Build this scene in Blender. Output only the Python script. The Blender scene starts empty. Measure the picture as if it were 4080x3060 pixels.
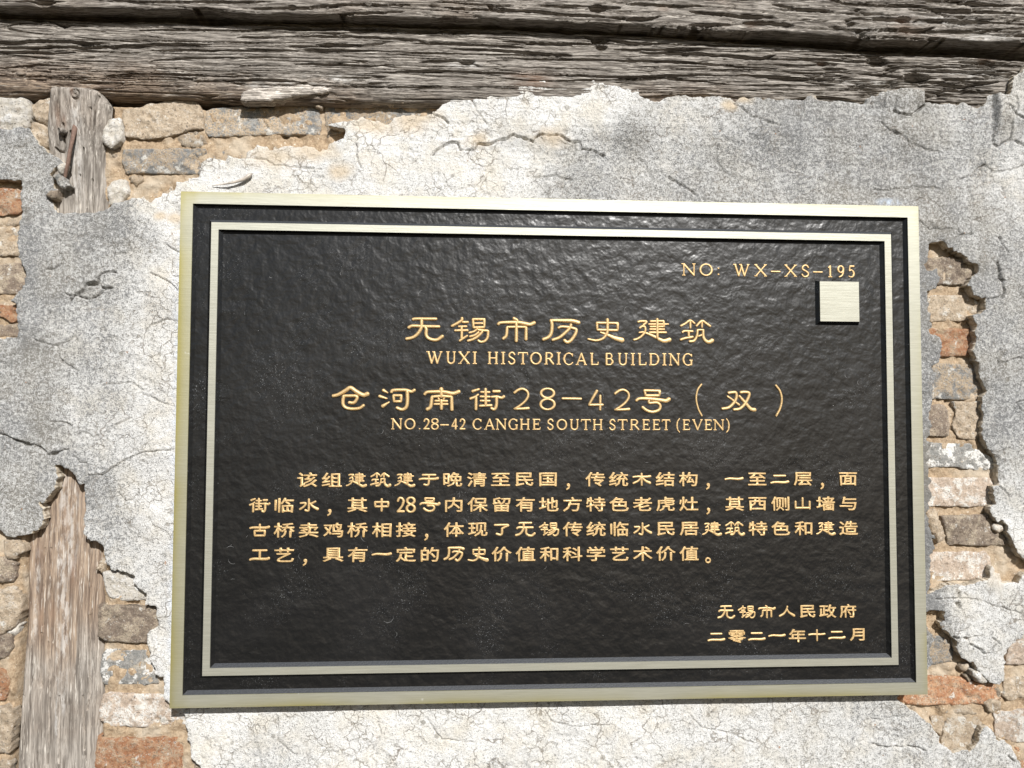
import bpy, math, random
import numpy as np

# ------------------------------------------------------------------ camera, sky, sun
S = bpy.context.scene
COL = S.collection
F_PX, PW, PH = 3050.0, 4080.0, 3060.0
CAM_LOC = np.array([-0.0745, -0.62616, 0.02381])
CAM_ROT = [math.radians(a) for a in (92.4403, -0.2021, -3.3857)]
cam = bpy.data.objects.new('camera', bpy.data.cameras.new('camera'))
COL.objects.link(cam)
cam.location = CAM_LOC
cam.rotation_euler = CAM_ROT
cam.data.sensor_width = 36
cam.data.lens = F_PX / PW * 36
cam.data.clip_start = 0.01
cam.data.clip_end = 50
S.camera = cam

SUN_DIR = np.array([0.31, -1.0, 0.64]); SUN_DIR /= np.linalg.norm(SUN_DIR)   # towards the sun
world = bpy.data.worlds.new('World'); S.world = world; world.use_nodes = True
wn = world.node_tree.nodes; wl = world.node_tree.links
sky = wn.new('ShaderNodeTexSky'); sky.sky_type = 'NISHITA'; sky.sun_disc = False
sky.sun_elevation = math.asin(SUN_DIR[2]); sky.sun_rotation = math.atan2(SUN_DIR[0], SUN_DIR[1])
wl.new(sky.outputs[0], wn['Background'].inputs[0])
wn['Background'].inputs[1].default_value = 0.055
sun = bpy.data.objects.new('sun', bpy.data.lights.new('sun', 'SUN'))
COL.objects.link(sun)
sun.data.energy = 4.6; sun.data.angle = math.radians(0.53); sun.data.color = (1.0, 0.978, 0.945)
from mathutils import Vector
sun.rotation_euler = Vector(SUN_DIR.tolist()).to_track_quat('Z', 'Y').to_euler()
S.view_settings.view_transform = 'Standard'; S.view_settings.look = 'None'
S.view_settings.gamma = 1; S.view_settings.exposure = 0.36
S.view_settings.use_curve_mapping = False

# ------------------------------------------------------------------ measuring helpers
def _rot(rx, ry, rz):
    c, s = math.cos, math.sin
    Rx = np.array([[1,0,0],[0,c(rx),-s(rx)],[0,s(rx),c(rx)]])
    Ry = np.array([[c(ry),0,s(ry)],[0,1,0],[-s(ry),0,c(ry)]])
    Rz = np.array([[c(rz),-s(rz),0],[s(rz),c(rz),0],[0,0,1]])
    return Rz @ Ry @ Rx
RM = _rot(*CAM_ROT)
def W(pts, y=0.0):
    """photo pixels -> (x, z) on the vertical plane at depth y"""
    p = np.atleast_2d(np.array(pts, float))
    d = np.stack([(p[:,0]-PW/2)/F_PX, -(p[:,1]-PH/2)/F_PX, -np.ones(len(p))], 1) @ RM.T
    t = (y - CAM_LOC[1]) / d[:,1]
    return np.stack([CAM_LOC[0]+t*d[:,0], CAM_LOC[2]+t*d[:,2]], 1)
def zoom(pts, ox, oy, s):
    return [(ox+a*s, oy+b*s) for a, b in pts]

# ------------------------------------------------------------------ noise
def _hash(ix, iy, seed):
    h = (ix.astype(np.int64)*374761393 + iy.astype(np.int64)*668265263 + seed*974711) & 0xffffffff
    h = ((h ^ (h >> 13)) * 1274126177) & 0xffffffff
    h = (h ^ (h >> 16)) & 0xffffffff
    return h / 4294967295.0
def vnoise(x, y, seed=0):
    ix = np.floor(x); iy = np.floor(y); fx = x-ix; fy = y-iy
    fx = fx*fx*fx*(fx*(fx*6-15)+10); fy = fy*fy*fy*(fy*(fy*6-15)+10)
    a = _hash(ix, iy, seed); b = _hash(ix+1, iy, seed); c = _hash(ix, iy+1, seed); d = _hash(ix+1, iy+1, seed)
    return (a+(b-a)*fx)*(1-fy) + (c+(d-c)*fx)*fy
def fbm(x, y, size, octaves=4, seed=0, gain=0.5):
    """-1..1"""
    t = np.zeros(np.broadcast(x, y).shape); amp = 1; tot = 0; f = 1/size
    for k in range(octaves):
        t = t + amp*(2*vnoise(x*f+17.3*k, y*f+9.1*k, seed+k*31)-1); tot += amp
        amp *= gain; f *= 2.03
    return t/tot
def smooth(a, b, x):
    t = np.clip((x-a)/(b-a), 0, 1); return t*t*(3-2*t)
def worley(x, y, size, seed=0):
    """distance between nearest and second nearest cell point, in size units; and cell id"""
    X = x/size; Y = y/size; ix = np.floor(X); iy = np.floor(Y)
    d1 = np.full(X.shape, 9.0); d2 = np.full(X.shape, 9.0); cid = np.zeros(X.shape)
    for i in (-1, 0, 1):
        for j in (-1, 0, 1):
            cx = ix+i; cy = iy+j
            px = cx+_hash(cx, cy, seed); py = cy+_hash(cx, cy, seed+7)
            d = np.hypot(px-X, py-Y); c = _hash(cx, cy, seed+13)
            near = d < d1
            d2 = np.where(near, d1, np.minimum(d2, d)); cid = np.where(near, c, cid); d1 = np.where(near, d, d1)
    return d2-d1, cid

# ------------------------------------------------------------------ mesh helpers
def mesh_np(name, V, Fq, mats, matidx=None, smooth_=True, parent=None, attrs=None, quads=True, origin=None):
    V = np.asarray(V, np.float32); n = 4 if quads else 3
    if origin is not None:
        V = V - np.array(origin, np.float32)
    me = bpy.data.meshes.new(name)
    me.vertices.add(len(V)); me.vertices.foreach_set('co', V.ravel())
    Fq = np.asarray(Fq, np.int32)
    me.loops.add(Fq.size); me.loops.foreach_set('vertex_index', Fq.ravel())
    me.polygons.add(len(Fq))
    me.polygons.foreach_set('loop_start', np.arange(0, Fq.size, n, dtype=np.int32))
    me.polygons.foreach_set('loop_total', np.full(len(Fq), n, np.int32))
    if matidx is not None: me.polygons.foreach_set('material_index', np.asarray(matidx, np.int32))
    me.polygons.foreach_set('use_smooth', np.full(len(Fq), smooth_, bool))
    for m in mats: me.materials.append(m)
    for k, a in (attrs or {}).items():
        at = me.attributes.new(k, 'FLOAT', 'POINT'); at.data.foreach_set('value', np.asarray(a, np.float32))
    me.update(calc_edges=True); me.validate()
    o = bpy.data.objects.new(name, me); COL.objects.link(o)
    if origin is not None: o.location = origin
    if parent is not None:
        o.parent = parent
        o.location = Vector(o.location) - parent.location
    return o
def mesh_py(name, V, F, mats, parent=None, smooth_=False, origin=None):
    V = [tuple(map(float, v)) for v in V]
    if origin is not None: V = [tuple(v[i]-origin[i] for i in range(3)) for v in V]
    me = bpy.data.meshes.new(name); me.from_pydata(V, [], F)
    for m in mats: me.materials.append(m)
    me.polygons.foreach_set('use_smooth', [smooth_]*len(me.polygons)); me.update()
    o = bpy.data.objects.new(name, me); COL.objects.link(o)
    if origin is not None: o.location = origin
    if parent is not None:
        o.parent = parent; o.location = Vector(o.location) - parent.location
    return o
def thing(name, label, cat, loc=(0,0,0)):
    o = bpy.data.objects.new(name, None); COL.objects.link(o); o.location = loc
    o.empty_display_size = 0.05
    o['label'] = label; o['category'] = cat; o['kind'] = 'thing'
    return o
def seg_dist(px, py, poly, closed=True):
    """distance to the outline"""
    P = np.array(poly, float); Q = np.roll(P, -1, 0) if closed else P[1:]
    if not closed: P = P[:-1]
    best = np.full(px.shape, 1e9)
    for (ax, ay), (bx, by) in zip(P, Q):
        dx, dy = bx-ax, by-ay; L = dx*dx+dy*dy+1e-18
        t = np.clip(((px-ax)*dx+(py-ay)*dy)/L, 0, 1)
        d = (px-ax-t*dx)**2+(py-ay-t*dy)**2
        np.minimum(best, d, out=best)
    return np.sqrt(best)
def inside(px, py, poly):
    P = np.array(poly, float); Q = np.roll(P, -1, 0); r = np.zeros(px.shape, bool)
    for (ax, ay), (bx, by) in zip(P, Q):
        if ay == by: continue
        c = ((ay > py) != (by > py)) & (px < (bx-ax)*(py-ay)/(by-ay)+ax)
        r ^= c
    return r
def sdf(px, py, poly):
    """positive inside"""
    d = seg_dist(px, py, poly)
    return np.where(inside(px, py, poly), d, -d)

# ------------------------------------------------------------------ materials
class NT:
    def __init__(self, name):
        self.m = bpy.data.materials.new(name); self.m.use_nodes = True
        self.n = self.m.node_tree.nodes; self.l = self.m.node_tree.links
        self.b = self.n['Principled BSDF']; self.b.inputs['Roughness'].default_value = 0.85
        self.co = self.n.new('ShaderNodeNewGeometry').outputs['Position']
    def node(self, t, **kw):
        nd = self.n.new(t)
        for k, v in kw.items(): setattr(nd, k, v)
        return nd
    def plug(self, sock, v):
        if hasattr(v, 'links') or isinstance(v, bpy.types.NodeSocket): self.l.new(v, sock)
        else: sock.default_value = v
    def scaled(self, sc, off=None, rnd=False):
        mp = self.node('ShaderNodeMapping'); self.l.new(self.co, mp.inputs[0]); mp.inputs['Scale'].default_value = sc
        if off: mp.inputs['Location'].default_value = off
        return mp.outputs[0]
    def noise(self, scale, detail=4, rough=0.55, vec=None, dist=0.0):
        nd = self.node('ShaderNodeTexNoise'); self.l.new(vec or self.co, nd.inputs['Vector'])
        nd.inputs['Scale'].default_value = scale; nd.inputs['Detail'].default_value = detail
        nd.inputs['Roughness'].default_value = rough; nd.inputs['Distortion'].default_value = dist
        return nd.outputs['Fac']
    def voro(self, scale, feature='DISTANCE_TO_EDGE', vec=None):
        nd = self.node('ShaderNodeTexVoronoi', feature=feature); self.l.new(vec or self.co, nd.inputs['Vector'])
        nd.inputs['Scale'].default_value = scale
        return nd.outputs['Distance']
    def warp(self, amt, scale):
        nd = self.node('ShaderNodeTexNoise'); self.l.new(self.co, nd.inputs['Vector']); nd.inputs['Scale'].default_value = scale
        nd.inputs['Detail'].default_value = 3
        v = self.node('ShaderNodeVectorMath', operation='MULTIPLY_ADD')
        self.l.new(nd.outputs['Color'], v.inputs[0]); v.inputs[1].default_value = (amt,)*3; self.l.new(self.co, v.inputs[2])
        return v.outputs[0]
    def ramp(self, fac, a, b):
        nd = self.node('ShaderNodeMapRange', interpolation_type='SMOOTHSTEP'); self.plug(nd.inputs[0], fac)
        self.plug(nd.inputs[1], a); self.plug(nd.inputs[2], b)
        return nd.outputs[0]
    def math(self, op, a, b=0.0, c=0.0):
        nd = self.node('ShaderNodeMath', operation=op)
        for i, v in enumerate((a, b, c)): self.plug(nd.inputs[i], v)
        return nd.outputs[0]
    def mix(self, f, a, b, mode='MIX'):
        nd = self.node('ShaderNodeMix', data_type='RGBA', blend_type=mode)
        self.plug(nd.inputs[0], f)
        for i, v in ((6, a), (7, b)):
            if isinstance(v, tuple) and len(v) == 3: v = v+(1,)
            self.plug(nd.inputs[i], v)
        return nd.outputs[2]
    def attr(self, name):
        nd = self.node('ShaderNodeAttribute', attribute_name=name); return nd.outputs['Fac']
    def rand(self):
        return self.node('ShaderNodeObjectInfo').outputs['Random']
    def color(self, c): self.plug(self.b.inputs['Base Color'], c if not isinstance(c, tuple) else c+(1,)); return self
    def bump(self, *hs):
        prev = None
        for h, dist, st in hs:
            nd = self.node('ShaderNodeBump'); self.l.new(h, nd.inputs['Height'])
            nd.inputs['Distance'].default_value = dist; nd.inputs['Strength'].default_value = st
            if prev: self.l.new(prev, nd.inputs['Normal'])
            prev = nd.outputs[0]
        self.l.new(prev, self.b.inputs['Normal'])
        return self

def mat_plaster():
    t = NT('lime plaster')
    dirt = t.attr('dirt')
    fine = t.noise(1250, 3, 0.70); mid = t.noise(430, 4, 0.65); big = t.noise(34, 5, 0.65)
    web = t.voro(800, vec=t.warp(0.003, 400))
    s = t.math('ADD', t.math('MULTIPLY', fine, 0.55), t.math('MULTIPLY', mid, 0.45))
    s = t.math('MULTIPLY_ADD', t.ramp(web, 0.0, 0.22), 0.05, s)
    run = t.noise(70, 4, 0.65, t.scaled((1, 1, 0.13)))
    d2 = t.math('ADD', dirt, t.math('MULTIPLY', t.math('SUBTRACT', big, 0.5), 0.5))
    d2 = t.math('ADD', d2, t.math('MULTIPLY', t.math('SUBTRACT', run, 0.5), 0.55))
    thr = t.math('MULTIPLY_ADD', d2, -0.20, 0.66)
    m = t.ramp(s, t.math('SUBTRACT', thr, 0.08), t.math('ADD', thr, 0.085))
    white = t.mix(t.ramp(t.noise(45, 3), 0.42, 0.68), (0.79, 0.785, 0.765), (0.73, 0.69, 0.61))
    white = t.mix(t.ramp(fine, 0.53, 0.66), white, (0.43, 0.415, 0.385))
    lightgrey = t.mix(dirt, white, (0.47, 0.47, 0.46))
    dark = t.mix(t.ramp(t.noise(18, 3), 0.4, 0.65), (0.185, 0.186, 0.186), (0.205, 0.195, 0.175))
    c = t.mix(m, lightgrey, dark)
    # lichen-like darker olive dots
    w = t.warp(0.004, 90)
    vs = t.node('ShaderNodeTexVoronoi', feature='F1'); t.l.new(w, vs.inputs['Vector']); vs.inputs['Scale'].default_value = 95
    rr = t.node('ShaderNodeSeparateColor'); t.l.new(vs.outputs['Color'], rr.inputs[0])
    dots = t.math('MULTIPLY', t.math('SUBTRACT', 1.0, t.ramp(vs.outputs['Distance'], 0.16, 0.26)), t.ramp(rr.outputs[0], 0.70, 0.74))
    dots = t.math('MULTIPLY', dots, t.ramp(t.noise(16, 2), 0.45, 0.62))
    c = t.mix(t.math('MULTIPLY', dots, 0.6), c, (0.16, 0.145, 0.115))
    # hair cracks
    cr = t.voro(30, vec=t.warp(0.022, 70)); cr2 = t.voro(105, vec=t.warp(0.010, 130))
    c1 = t.math('SUBTRACT', 1.0, t.ramp(cr, 0.004, 0.020)); c2 = t.math('SUBTRACT', 1.0, t.ramp(cr2, 0.006, 0.05))
    c1 = t.math('MULTIPLY', c1, t.math('MULTIPLY', t.ramp(t.noise(26, 4), 0.50, 0.62), t.math('MULTIPLY_ADD', dirt, -0.75, 1.0))); c2 = t.math('MULTIPLY', c2, t.math('MULTIPLY', t.ramp(t.noise(40, 4), 0.46, 0.60), t.math('MULTIPLY_ADD', dirt, -0.8, 1.0)))
    c = t.mix(t.math('MULTIPLY', c1, 0.7), c, (0.17, 0.13, 0.09))
    c = t.mix(t.math('MULTIPLY', c2, 0.75), c, (0.20, 0.165, 0.12))
    # rust and ochre flecks, and the worn cream coat under the skim
    fl = t.ramp(t.noise(210, 2), 0.73, 0.77)
    c = t.mix(t.math('MULTIPLY', fl, 0.8), c, (0.33, 0.17, 0.08))
    c = t.mix(t.attr('cream'), c, (0.60, 0.49, 0.35))
    c = t.mix(t.math('MULTIPLY', t.attr('blue'), t.ramp(t.noise(140, 4), 0.36, 0.62)), c, (0.60, 0.68, 0.80))
    t.color(c)
    t.b.inputs['Roughness'].default_value = 0.9; t.b.inputs['Specular IOR Level'].default_value = 0.2
    t.bump((c1, -0.0008, 1.0), (c2, -0.0005, 0.9), (fine, 0.0009, 1.0), (mid, 0.0012, 0.9))
    return t.m
def mat_edge():
    t = NT('broken plaster edge')
    n = t.noise(300, 5, 0.7)
    c = t.mix(t.ramp(n, 0.35, 0.65), (0.36, 0.29, 0.20), (0.68, 0.62, 0.52))
    t.color(c).bump((n, 0.0012, 1.0)); return t.m
def mat_mortar():
    t = NT('clay mortar')
    n = t.noise(420, 6, 0.75); b = t.noise(40, 4)
    c = t.mix(t.ramp(n, 0.3, 0.7), (0.27, 0.185, 0.11), (0.52, 0.40, 0.27))
    c = t.mix(t.ramp(b, 0.45, 0.7), c, (0.50, 0.42, 0.32))
    c = t.mix(t.ramp(t.noise(400, 2), 0.68, 0.74), c, (0.72, 0.66, 0.55))
    t.color(c).bump((n, 0.0016, 1.0), (t.noise(90, 4), 0.0025, 0.7)); return t.m
def mat_brick(name, base, alt, patch, patch_amt, stain=(0.62, 0.60, 0.55), stain_amt=0.35):
    t = NT(name)
    off = t.node('ShaderNodeVectorMath', operation='MULTIPLY_ADD'); t.l.new(t.co, off.inputs[0]); off.inputs[1].default_value = (1,1,1)
    cmb = t.node('ShaderNodeCombineXYZ'); r = t.rand()
    for i in range(3): t.plug(cmb.inputs[i], t.math('MULTIPLY', r, 3.0+i))
    t.l.new(cmb.outputs[0], off.inputs[2]); t.co = off.outputs[0]
    f = t.noise(620, 5, 0.72); m = t.noise(210, 6, 0.72); b = t.noise(70, 6, 0.72)
    c = t.mix(t.ramp(m, 0.42, 0.60), base, alt)
    c = t.mix(t.math('MULTIPLY', t.ramp(b, 0.62-0.25*patch_amt, 0.72-0.2*patch_amt), t.ramp(f, 0.40, 0.52)), c, patch)
    c = t.mix(t.math('MULTIPLY', t.ramp(t.noise(80, 6, 0.72), 0.64-0.17*stain_amt, 0.68-0.17*stain_amt), 0.85), c, stain)
    c = t.mix(t.ramp(t.noise(900, 3, 0.6), 0.62, 0.70), c, (0.60, 0.56, 0.49))
    c = t.mix(t.ramp(f, 0.56, 0.66), c, (0.115, 0.095, 0.075))
    hue = t.node('ShaderNodeHueSaturation'); t.l.new(c, hue.inputs['Color'])
    t.plug(hue.inputs['Value'], t.math('MULTIPLY_ADD', r, 0.35, 0.85))
    t.color(hue.outputs[0]).bump((f, 0.0013, 1.0), (m, 0.0022, 0.8)); return t.m
def mat_wood(name, horizontal=True, bmp=1.0, bright=1.0):
    t = NT(name)
    sc = (0.07, 1, 1) if horizontal else (1, 1, 0.06)
    v = t.scaled(sc)
    w = t.node('ShaderNodeVectorMath', operation='MULTIPLY_ADD')
    nn = t.node('ShaderNodeTexNoise'); t.l.new(t.co, nn.inputs['Vector']); nn.inputs['Scale'].default_value = 14; nn.inputs['Detail'].default_value = 3
    t.l.new(nn.outputs['Color'], w.inputs[0]); w.inputs[1].default_value = (0.003,)*3; t.l.new(v, w.inputs[2]); v = w.outputs[0]
    g1 = t.noise(1300, 4, 0.7, v); g2 = t.noise(620 if horizontal else 480, 5, 0.70 if horizontal else 0.6, v); g3 = t.noise(90, 5, 0.65, v); big = t.noise(9, 4, 0.6)
    k = bright
    silver = t.mix(t.ramp(g2, 0.40 if horizontal else 0.30, 0.60 if horizontal else 0.70), (0.12*k, 0.105*k, 0.09*k), (0.35*k, 0.32*k, 0.285*k))
    brown = t.mix(t.ramp(g2, 0.40 if horizontal else 0.30, 0.60 if horizontal else 0.70), (0.115*k, 0.083*k, 0.063*k), (0.34*k, 0.262*k, 0.195*k))
    f = t.attr('warm')
    c = t.mix(t.ramp(t.math('ADD', t.math('MULTIPLY', t.math('SUBTRACT', big, 0.5), 1.2), f), 0.25, 0.75), silver, brown)
    c = t.mix(t.math('MULTIPLY', t.ramp(g1, 0.50, 0.64), 0.75 if horizontal else 0.4), c, (0.055, 0.045, 0.036))
    c = t.mix(t.math('MULTIPLY', t.ramp(g3, 0.60, 0.75), 0.55), c, (0.085, 0.065, 0.05))
    c = t.mix(t.math('MULTIPLY', t.ramp(t.noise(700, 3, 0.65, v), 0.58, 0.68), 0.65), c, (0.58*k, 0.54*k, 0.48*k))
    lime = t.attr('lime')
    c = t.mix(t.math('MULTIPLY', lime, t.ramp(t.noise(260, 5, 0.7, t.scaled((1,1,0.3) if not horizontal else (0.3,1,1))), 0.42, 0.62)), c, (0.62, 0.60, 0.57))
    rust = t.attr('rust')
    c = t.mix(t.math('MULTIPLY', rust, t.ramp(g3, 0.35, 0.65)), c, (0.21, 0.11, 0.06))
    t.color(c); t.b.inputs['Roughness'].default_value = 0.8; t.b.inputs['Specular IOR Level'].default_value = 0.25
    t.bump((g1, 0.0008*bmp, 1.0), (g2, 0.0013*bmp, 0.9)); return t.m
def mat_brass(name, tarnish=True):
    t = NT(name)
    br = t.noise(1500, 3, 0.6, t.scaled((0.03, 1, 1)))
    c = t.mix(t.ramp(br, 0.3, 0.7), (0.42, 0.415, 0.345), (0.49, 0.485, 0.41))
    if tarnish:
        edge = t.attr('edge')
        n = t.math('MULTIPLY', edge, t.ramp(t.noise(9, 3), 0.2, 0.7))
        c = t.mix(n, c, (0.36, 0.32, 0.12))
        c = t.mix(t.ramp(t.noise(60, 3), 0.70, 0.76), c, (0.75, 0.74, 0.70))
    t.color(c); t.b.inputs['Metallic'].default_value = 0.5; t.b.inputs['Roughness'].default_value = 0.46
    t.b.inputs['Anisotropic'].default_value = 0.5
    t.plug(t.b.inputs['Roughness'], t.math('MULTIPLY_ADD', t.noise(35, 4, 0.65), 0.22, 0.35))
    t.bump((br, 0.00012, 0.5), (t.noise(500, 3), 0.0001, 0.4)); return t.m
def mat_black():
    t = NT('black hammered enamel')
    ham = t.noise(120, 2, 0.5, t.warp(0.01, 30)); ham2 = t.noise(55, 2); f = t.noise(1400, 3, 0.6)
    c = t.mix(t.ramp(t.noise(12, 4), 0.4, 0.7), (0.0098, 0.0098, 0.0098), (0.0140, 0.0140, 0.0142))
    dust = t.math('MULTIPLY', t.ramp(t.noise(1100, 3, 0.65), 0.60, 0.72), t.ramp(t.noise(26, 4, 0.6), 0.46, 0.68))
    c = t.mix(t.math('MULTIPLY', dust, 0.55), c, (0.30, 0.31, 0.32))
    sp = t.ramp(t.noise(700, 1), 0.80, 0.84)
    c = t.mix(sp, c, (0.4, 0.4, 0.4))
    t.color(c); t.b.inputs['Roughness'].default_value = 0.32; t.b.inputs['Specular IOR Level'].default_value = 0.42
    t.bump((ham, 0.0012, 0.7), (ham2, 0.0012, 0.6), (f, 0.00008, 0.6)); return t.m
def mat_gold():
    t = NT('gold paint')
    f = t.noise(1600, 3, 0.6)
    t.color(t.mix(t.ramp(f, 0.3, 0.7), (0.46, 0.29, 0.115), (0.76, 0.55, 0.28)))
    t.b.inputs['Metallic'].default_value = 0.35; t.b.inputs['Roughness'].default_value = 0.42
    t.bump((f, 0.0002, 0.7)); return t.m
def mat_plain(name, c, rough=0.7, metal=0.0, nsc=400, amt=0.0005):
    t = NT(name); n = t.noise(nsc, 4)
    t.color(t.mix(t.ramp(n, 0.3, 0.7), tuple(v*0.8 for v in c), tuple(min(1, v*1.15) for v in c)))
    t.b.inputs['Roughness'].default_value = rough; t.b.inputs['Metallic'].default_value = metal
    t.bump((n, amt, 0.8)); return t.m

M_PL, M_ED, M_MO = mat_plaster(), mat_edge(), mat_mortar()
B_GREY = mat_brick('blue grey brick', (0.19, 0.193, 0.19), (0.29, 0.29, 0.28), (0.46, 0.36, 0.25), 0.9, stain_amt=0.35)
B_TAN = mat_brick('tan brick', (0.35, 0.275, 0.195), (0.48, 0.395, 0.295), (0.53, 0.475, 0.40), 0.4)
B_PINK = mat_brick('pinkish limewashed brick', (0.37, 0.29, 0.225), (0.48, 0.39, 0.31), (0.66, 0.64, 0.60), 0.6, stain_amt=0.6)
B_RED = mat_brick('orange red brick', (0.34, 0.155, 0.075), (0.43, 0.255, 0.145), (0.48, 0.36, 0.25), 0.6, stain_amt=0.2)
B_DARK = mat_brick('dark brown brick', (0.17, 0.13, 0.10), (0.28, 0.225, 0.17), (0.42, 0.35, 0.26), 0.65, stain_amt=0.2)
B_PALE = mat_brick('pale limewashed stone', (0.55, 0.51, 0.44), (0.65, 0.62, 0.57), (0.42, 0.36, 0.29), 0.2, (0.8, 0.79, 0.77), 0.5)
B_LIMED = mat_brick('grey brick with lime splashes', (0.20, 0.20, 0.19), (0.30, 0.29, 0.27), (0.44, 0.38, 0.30), 0.35, (0.70, 0.69, 0.66), 0.75)
M_WB, M_WP = mat_wood('weathered beam wood', True, 1.0, 1.12), mat_wood('weathered post wood', False, .4, bright=1.15)
M_BR, M_BR2 = mat_brass('brushed brass'), mat_brass('brushed brass inner', False)
M_BK, M_GO = mat_black(), mat_gold()
M_LIT = mat_plain('sunlit bevel enamel', (0.040, 0.043, 0.048), .5, 0, 900, .0003)  # paler enamel, sunlight on the upward-facing bevels put into the colour

# ------------------------------------------------------------------ plaster outlines (photo pixels, traced)
Z1 = lambda *p: zoom(p, 0, 0, .4973)
Z2 = lambda *p: zoom(p, 1000, 0, .4973)
Z3 = lambda *p: zoom(p, 2000, 0, .4973)
Z4 = lambda *p: zoom(p, 2980, 0, .4973)
L1 = lambda *p: zoom(p, 0, 700, .3617)
L2 = lambda *p: zoom(p, 0, 1300, .3617)
L3 = lambda *p: zoom(p, 0, 1900, .3617)
L4 = lambda *p: zoom(p, 0, 2460, .3617)
R5 = lambda *p: zoom(p, 3480, 700, .3617)
R6 = lambda *p: zoom(p, 3480, 1300, .3617)
R7 = lambda *p: zoom(p, 3480, 1900, .3617)
R8 = lambda *p: zoom(p, 3480, 2460, .3617)

HOLE_TOP = ([(-500,515),(0,515)] + Z1((120,1030),(230,1025),(262,1095),(350,1190),(402,1230),(510,1310),(490,1340),(432,1350),(400,1402),(472,1444))
 + L1((600,40),(600,130),(650,170),(625,190),(480,215),(560,250),(585,300),(590,390),(700,412),(760,405),(840,412),(980,405),(1100,385),(1190,365),(1240,310),(1380,275),(1490,255),(1600,255),(1665,300),(1700,255),(1760,235),(1780,195),(1870,190),(1890,160),(1930,150),(1940,70),(2060,60),(2160,50))
 + Z1((1480,1440),(1600,1410),(1610,1300),(1650,1290),(1700,1260),(1790,1280),(1820,1240),(1900,1265),(1960,1265),(1970,1220),(2060,1165),(2130,1180),(2160,1200),(2212,1168))
 + Z2((130,1200),(280,1175),(480,1170),(555,1205),(620,1190),(630,1150),(750,1100),(755,1060),(740,1030),(620,1000),(650,985),(850,975),(900,945),(1020,960),(1100,1000),(1140,950),(1250,915),(1380,925),(1450,910),(1520,860),(1590,810),(1620,765),(1690,755),(1750,770),(1790,740),(1850,735),(1910,700),(2000,710),(2212,710))
 + Z3((200,705),(300,675),(380,680),(400,690),(500,680),(600,680),(690,675),(720,655),(745,680),(800,685),(950,715),(1020,735),(1040,755),(1085,735),(1110,780),(1200,825),(1250,835),(1300,800),(1400,790),(1600,795),(1780,800),(1850,830),(1930,800),(2060,805),(2100,840),(2212,815))
 + Z4((90,800),(140,840),(240,810),(420,820),(450,785),(520,790),(545,825),(760,825),(900,850),(910,820),(1000,790),(1060,760),(1200,740),(1290,740),(1385,765),(1385,840),(1420,830),(1540,850),(1620,855),(1720,840),(1790,880),(1820,880),(1880,850),(1890,790),(1940,775),(2040,790),(2060,740),(2050,650),(2120,610),(2170,535),(2212,480))
 + [(4700,100),(4700,-500),(-500,-500)])
HOLE_L1 = ([(-500,716),(0,716)] + L1((160,60),(225,45),(250,110),(230,170),(235,270),(250,400),(210,530),(200,700),(220,860),(200,900),(240,960),(280,1060),(270,1200),(170,1300),(110,1380),(180,1430),(190,1550),(200,1659),(190,1780)) + [(0,1347),(-500,1350)])
HOLE_L2 = ([(-500,2100),(0,2103)] + L3((60,640),(130,665),(250,650),(330,630),(380,600),(440,560),(480,450),(480,400),(480,330),(430,300),(360,300),(480,270),(600,150),(640,0),(620,-60),(600,-130),(640,-135),(700,-120),(760,-90),(830,0),(880,90),(925,70),(920,120),(930,200),(940,300),(930,450),(925,600),(970,680),(1060,730),(1140,780),(1140,880),(1170,980),(1230,1030),(1300,1050),(1380,1060),(1480,1090),(1460,1170),(1500,1210),(1550,1250),(1600,1290),(1600,1410),(1720,1440),(1730,1480),(1730,1650))
 + L4((1735,100),(1620,190),(1615,290),(1650,400),(1700,640),(1790,660),(1810,780),(1810,880),(1870,970)) + [(760,2770),(760,2820)]
 + L4((2020,1040),(2040,1100),(2060,1240),(2070,1370),(2100,1400),(2100,1550),(2180,1620),(2212,1640)) + [(830,3200),(820,3500),(-500,3500)])
HOLE_R1 = (R5((620,760),(700,730),(770,730),(850,790),(885,800),(900,840),(930,832),(1000,890),(1050,885),(1050,950),(1160,975),(1160,1060),(1100,1110),(1030,1205),(1080,1225),(1105,1320),(1235,1350),(1240,1460),(1190,1500),(1090,1550),(1100,1600),(1140,1650))
 + R6((1130,60),(1130,130),(1100,270),(1130,340),(1165,400),(1190,560),(1230,640),(1270,720),(1205,780),(1210,950),(1235,1030),(1215,1120),(1200,1190),(1230,1250),(1280,1345),(1360,1430),(1390,1550),(1395,1650))
 + R7((1400,30),(1390,90),(1310,110),(1310,200),(1370,290),(1290,325),(1310,410),(1370,490),(1430,470),(1480,550),(1480,610),(1540,700),(1560,770),(1610,830),(1659,900),(1780,960),(1800,1060),(1659,1080),(1600,1170),(1540,1160),(1420,1170),(1420,1080),(1350,1040),(1310,960),(1290,1050),(1290,1130),(1140,1160),(1100,1185),(960,1190),(800,1195),(740,1240),(670,1290),(610,1295),(640,1200),(640,1100),(635,950),(640,860),(680,800),(660,700),(680,670),(640,580),(600,490),(590,400),(630,350),(620,280),(660,200),(620,100),(650,50),(610,0))
 + R6((640,1600),(600,1510),(650,1450),(600,1400),(640,1300),(580,1250),(640,1200),(630,1150),(660,1100),(620,1000),(650,850),(650,640),(690,580),(690,540),(650,440),(740,390),(750,300),(770,200),(740,120),(690,90),(620,70),(650,10))
 + R5((620,1560),(610,1400),(590,1290),(700,1240),(760,1110),(730,1080),(690,1020),(640,1030),(580,1045),(550,980),(590,920),(610,850)))
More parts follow.
